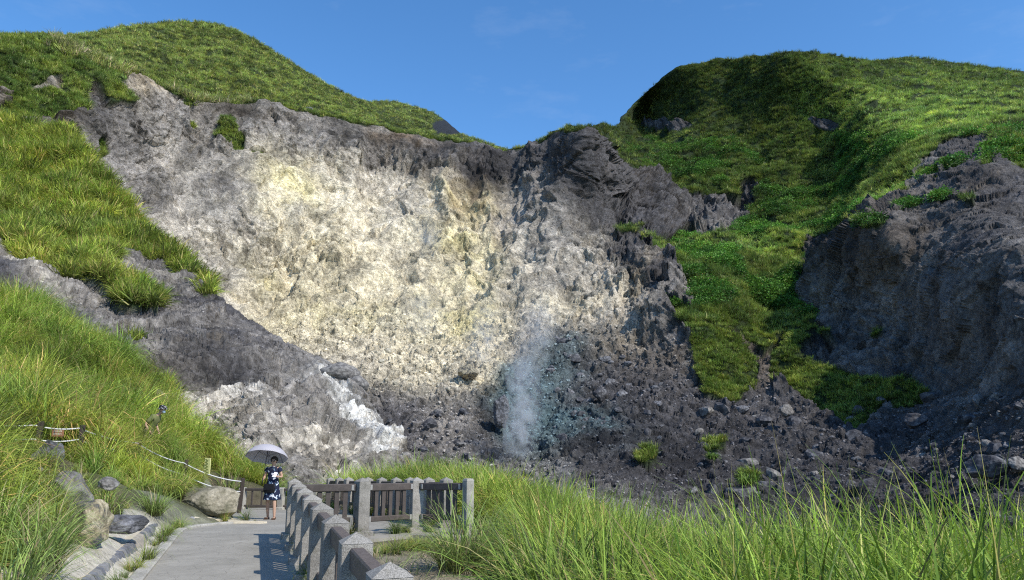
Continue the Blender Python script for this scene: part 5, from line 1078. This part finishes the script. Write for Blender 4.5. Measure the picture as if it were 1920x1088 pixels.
# ------------------------------------------------------------------ steam
def steam(name, path, rads, dens, seed, label, scale=.35):
    bm = bmesh.new(); bm_tube(bm, path, rads, 20)
    o = bm_obj(name, bm, None, None, True); tag(o, label, 'steam', kind='stuff')
    m = bpy.data.materials.new(name); m.use_nodes = True; nt = m.node_tree; nt.nodes.remove(nt.nodes['Principled BSDF'])
    v = N(nt, 'ShaderNodeVolumePrincipled'); v.inputs['Color'].default_value = (.90,.94,.97,1); v.inputs['Anisotropy'].default_value = .2
    nt.links.new(v.outputs[0], nt.nodes['Material Output'].inputs['Volume'])
    # density: noise thinned towards the outside, measured against the bent centre line by a radial attribute-free test
    tc = N(nt, 'ShaderNodeTexCoord'); a, c = Vector(path[0]), Vector(path[-1]); ax = c - a
    sb = N(nt, 'ShaderNodeVectorMath', operation='SUBTRACT'); sb.inputs[1].default_value = a; nt.links.new(tc.outputs['Object'], sb.inputs[0])
    dt = N(nt, 'ShaderNodeVectorMath', operation='DOT_PRODUCT'); dt.inputs[1].default_value = ax / ax.length_squared; nt.links.new(sb.outputs[0], dt.inputs[0])
    pr = N(nt, 'ShaderNodeVectorMath', operation='SCALE'); pr.inputs[0].default_value = ax; nt.links.new(dt.outputs['Value'], pr.inputs['Scale'])
    df = N(nt, 'ShaderNodeVectorMath', operation='SUBTRACT'); nt.links.new(sb.outputs[0], df.inputs[0]); nt.links.new(pr.outputs[0], df.inputs[1])
    ln = N(nt, 'ShaderNodeVectorMath', operation='LENGTH'); nt.links.new(df.outputs[0], ln.inputs[0])
    rm = max(rads); fr = N(nt, 'ShaderNodeMapRange'); fr.inputs['From Min'].default_value = rm * .95; fr.inputs['From Max'].default_value = 0; fr.interpolation_type = 'SMOOTHSTEP'; nt.links.new(ln.outputs['Value'], fr.inputs['Value'])
    fa1 = ramp(nt, dt.outputs['Value'], [(0, .0), (.22, 1.0), (.6, .6), (1, 0)])
    nz = noise_node(nt, scale * 1.1, 5, .6, dist=1.0); nr_ = N(nt, 'ShaderNodeMapRange'); nr_.inputs['From Min'].default_value = .44; nr_.inputs['From Max'].default_value = .64; nt.links.new(nz.outputs['Fac'], nr_.inputs['Value'])
    p1 = N(nt, 'ShaderNodeMath', operation='MULTIPLY'); nt.links.new(fr.outputs[0], p1.inputs[0]); nt.links.new(fa1.outputs['Color'], p1.inputs[1])
    p2 = N(nt, 'ShaderNodeMath', operation='MULTIPLY'); nt.links.new(p1.outputs[0], p2.inputs[0]); nt.links.new(nr_.outputs[0], p2.inputs[1])
    p3 = N(nt, 'ShaderNodeMath', operation='MULTIPLY'); nt.links.new(p2.outputs[0], p3.inputs[0]); p3.inputs[1].default_value = dens; nt.links.new(p3.outputs[0], v.inputs['Density'])
    o.data.materials.append(m); return o
def sp(*a): return [U(*q) for q in a]
steam('steam', sp((965,862,101),(985,800,101),(1003,740,102),(1000,690,103),(985,655,104)), [1.8,3.2,3.9,4.3,3.0], .85, 1, 'bluish white steam column rising from the vent in the pit')
steam('steam', sp((985,700,106),(990,650,108),(1010,600,112),(1025,550,116)), [3.8,4.2,4.4,3.6], .30, 2, 'thin pale steam drifting above the main column')
steam('steam', sp((905,690,120),(910,640,124),(915,590,130),(918,550,134)), [5,5.5,5.5,4.6], .18, 3, 'faint steam wisp on the pale scree left of the main column')
steam('steam', sp((800,630,142),(800,590,150),(785,540,158)), [6,7,7], .1, 4, 'faint steam over the lower yellow rock')
steam('steam', sp((800,480,175),(798,440,182),(805,395,186)), [4.8,5.8,6], .13, 5, 'small steam puff high on the cliff face')
steam('steam', sp((1050,915,80),(1062,895,81),(1075,880,82)), [1.6,2.0,1.8], .2, 6, 'small steam puff near the grassy edge of the pit')

# ------------------------------------------------------------------ light
SUN_EL, AZ = R(44), math.atan2(.77, -.64)     # azimuth from +Y towards +X
sv = Vector((math.sin(AZ) * math.cos(SUN_EL), math.cos(AZ) * math.cos(SUN_EL), math.sin(SUN_EL)))
sl = bpy.data.lights.new('sun', 'SUN'); sl.energy = 5.0; sl.angle = R(.53); sl.color = (1, .945, .86); so = bpy.data.objects.new('sun', sl); COL.objects.link(so)
so.rotation_euler = sv.to_track_quat('Z', 'Y').to_euler(); so.location = (30, -30, 60)
w = bpy.data.worlds.new('World'); scene.world = w; w.use_nodes = True; nt = w.node_tree; bg = nt.nodes['Background']
sk = nt.nodes.new('ShaderNodeTexSky'); sk.sky_type = 'NISHITA'; sk.sun_disc = False; sk.sun_elevation = SUN_EL; sk.sun_rotation = AZ; sk.altitude = 800; sk.air_density = 1.0; sk.dust_density = .6; sk.ozone_density = 3.0
hs = nt.nodes.new('ShaderNodeHueSaturation'); hs.inputs['Saturation'].default_value = 1.22; hs.inputs['Value'].default_value = 1.55; nt.links.new(sk.outputs[0], hs.inputs['Color'])
tcw = nt.nodes.new('ShaderNodeTexCoord'); mpw = nt.nodes.new('ShaderNodeMapping'); mpw.inputs['Scale'].default_value = (3, 3, 9); nt.links.new(tcw.outputs['Generated'], mpw.inputs['Vector'])
cw = nt.nodes.new('ShaderNodeTexNoise'); cw.inputs['Scale'].default_value = 2.2; cw.inputs['Detail'].default_value = 8; cw.inputs['Roughness'].default_value = .62; nt.links.new(mpw.outputs[0], cw.inputs['Vector'])
crw = nt.nodes.new('ShaderNodeMapRange'); crw.inputs['From Min'].default_value = .56; crw.inputs['From Max'].default_value = .85; crw.inputs['To Max'].default_value = .13; nt.links.new(cw.outputs['Fac'], crw.inputs['Value'])
mxw = nt.nodes.new('ShaderNodeMix'); mxw.data_type = 'RGBA'; mxw.inputs[7].default_value = (4.6, 5.2, 6.2, 1); nt.links.new(crw.outputs[0], mxw.inputs['Factor']); nt.links.new(hs.outputs[0], mxw.inputs[6]); nt.links.new(mxw.outputs[2], bg.inputs['Color']); bg.inputs['Strength'].default_value = .15
scene.view_settings.view_transform = 'Standard'; scene.view_settings.look = 'None'; scene.view_settings.exposure = 0
scene.render.engine = 'CYCLES'; scene.cycles.use_denoising = False; scene.cycles.pixel_filter_type = 'BLACKMAN_HARRIS'; scene.cycles.filter_width = 1.15; scene.cycles.sample_clamp_indirect = 4
scene.cycles.max_bounces = 6; scene.cycles.diffuse_bounces = 3; scene.cycles.transmission_bounces = 4; scene.cycles.volume_bounces = 1; scene.cycles.transparent_max_bounces = 6
scene.cycles.volume_step_rate = 3.0; scene.cycles.volume_max_steps = 64
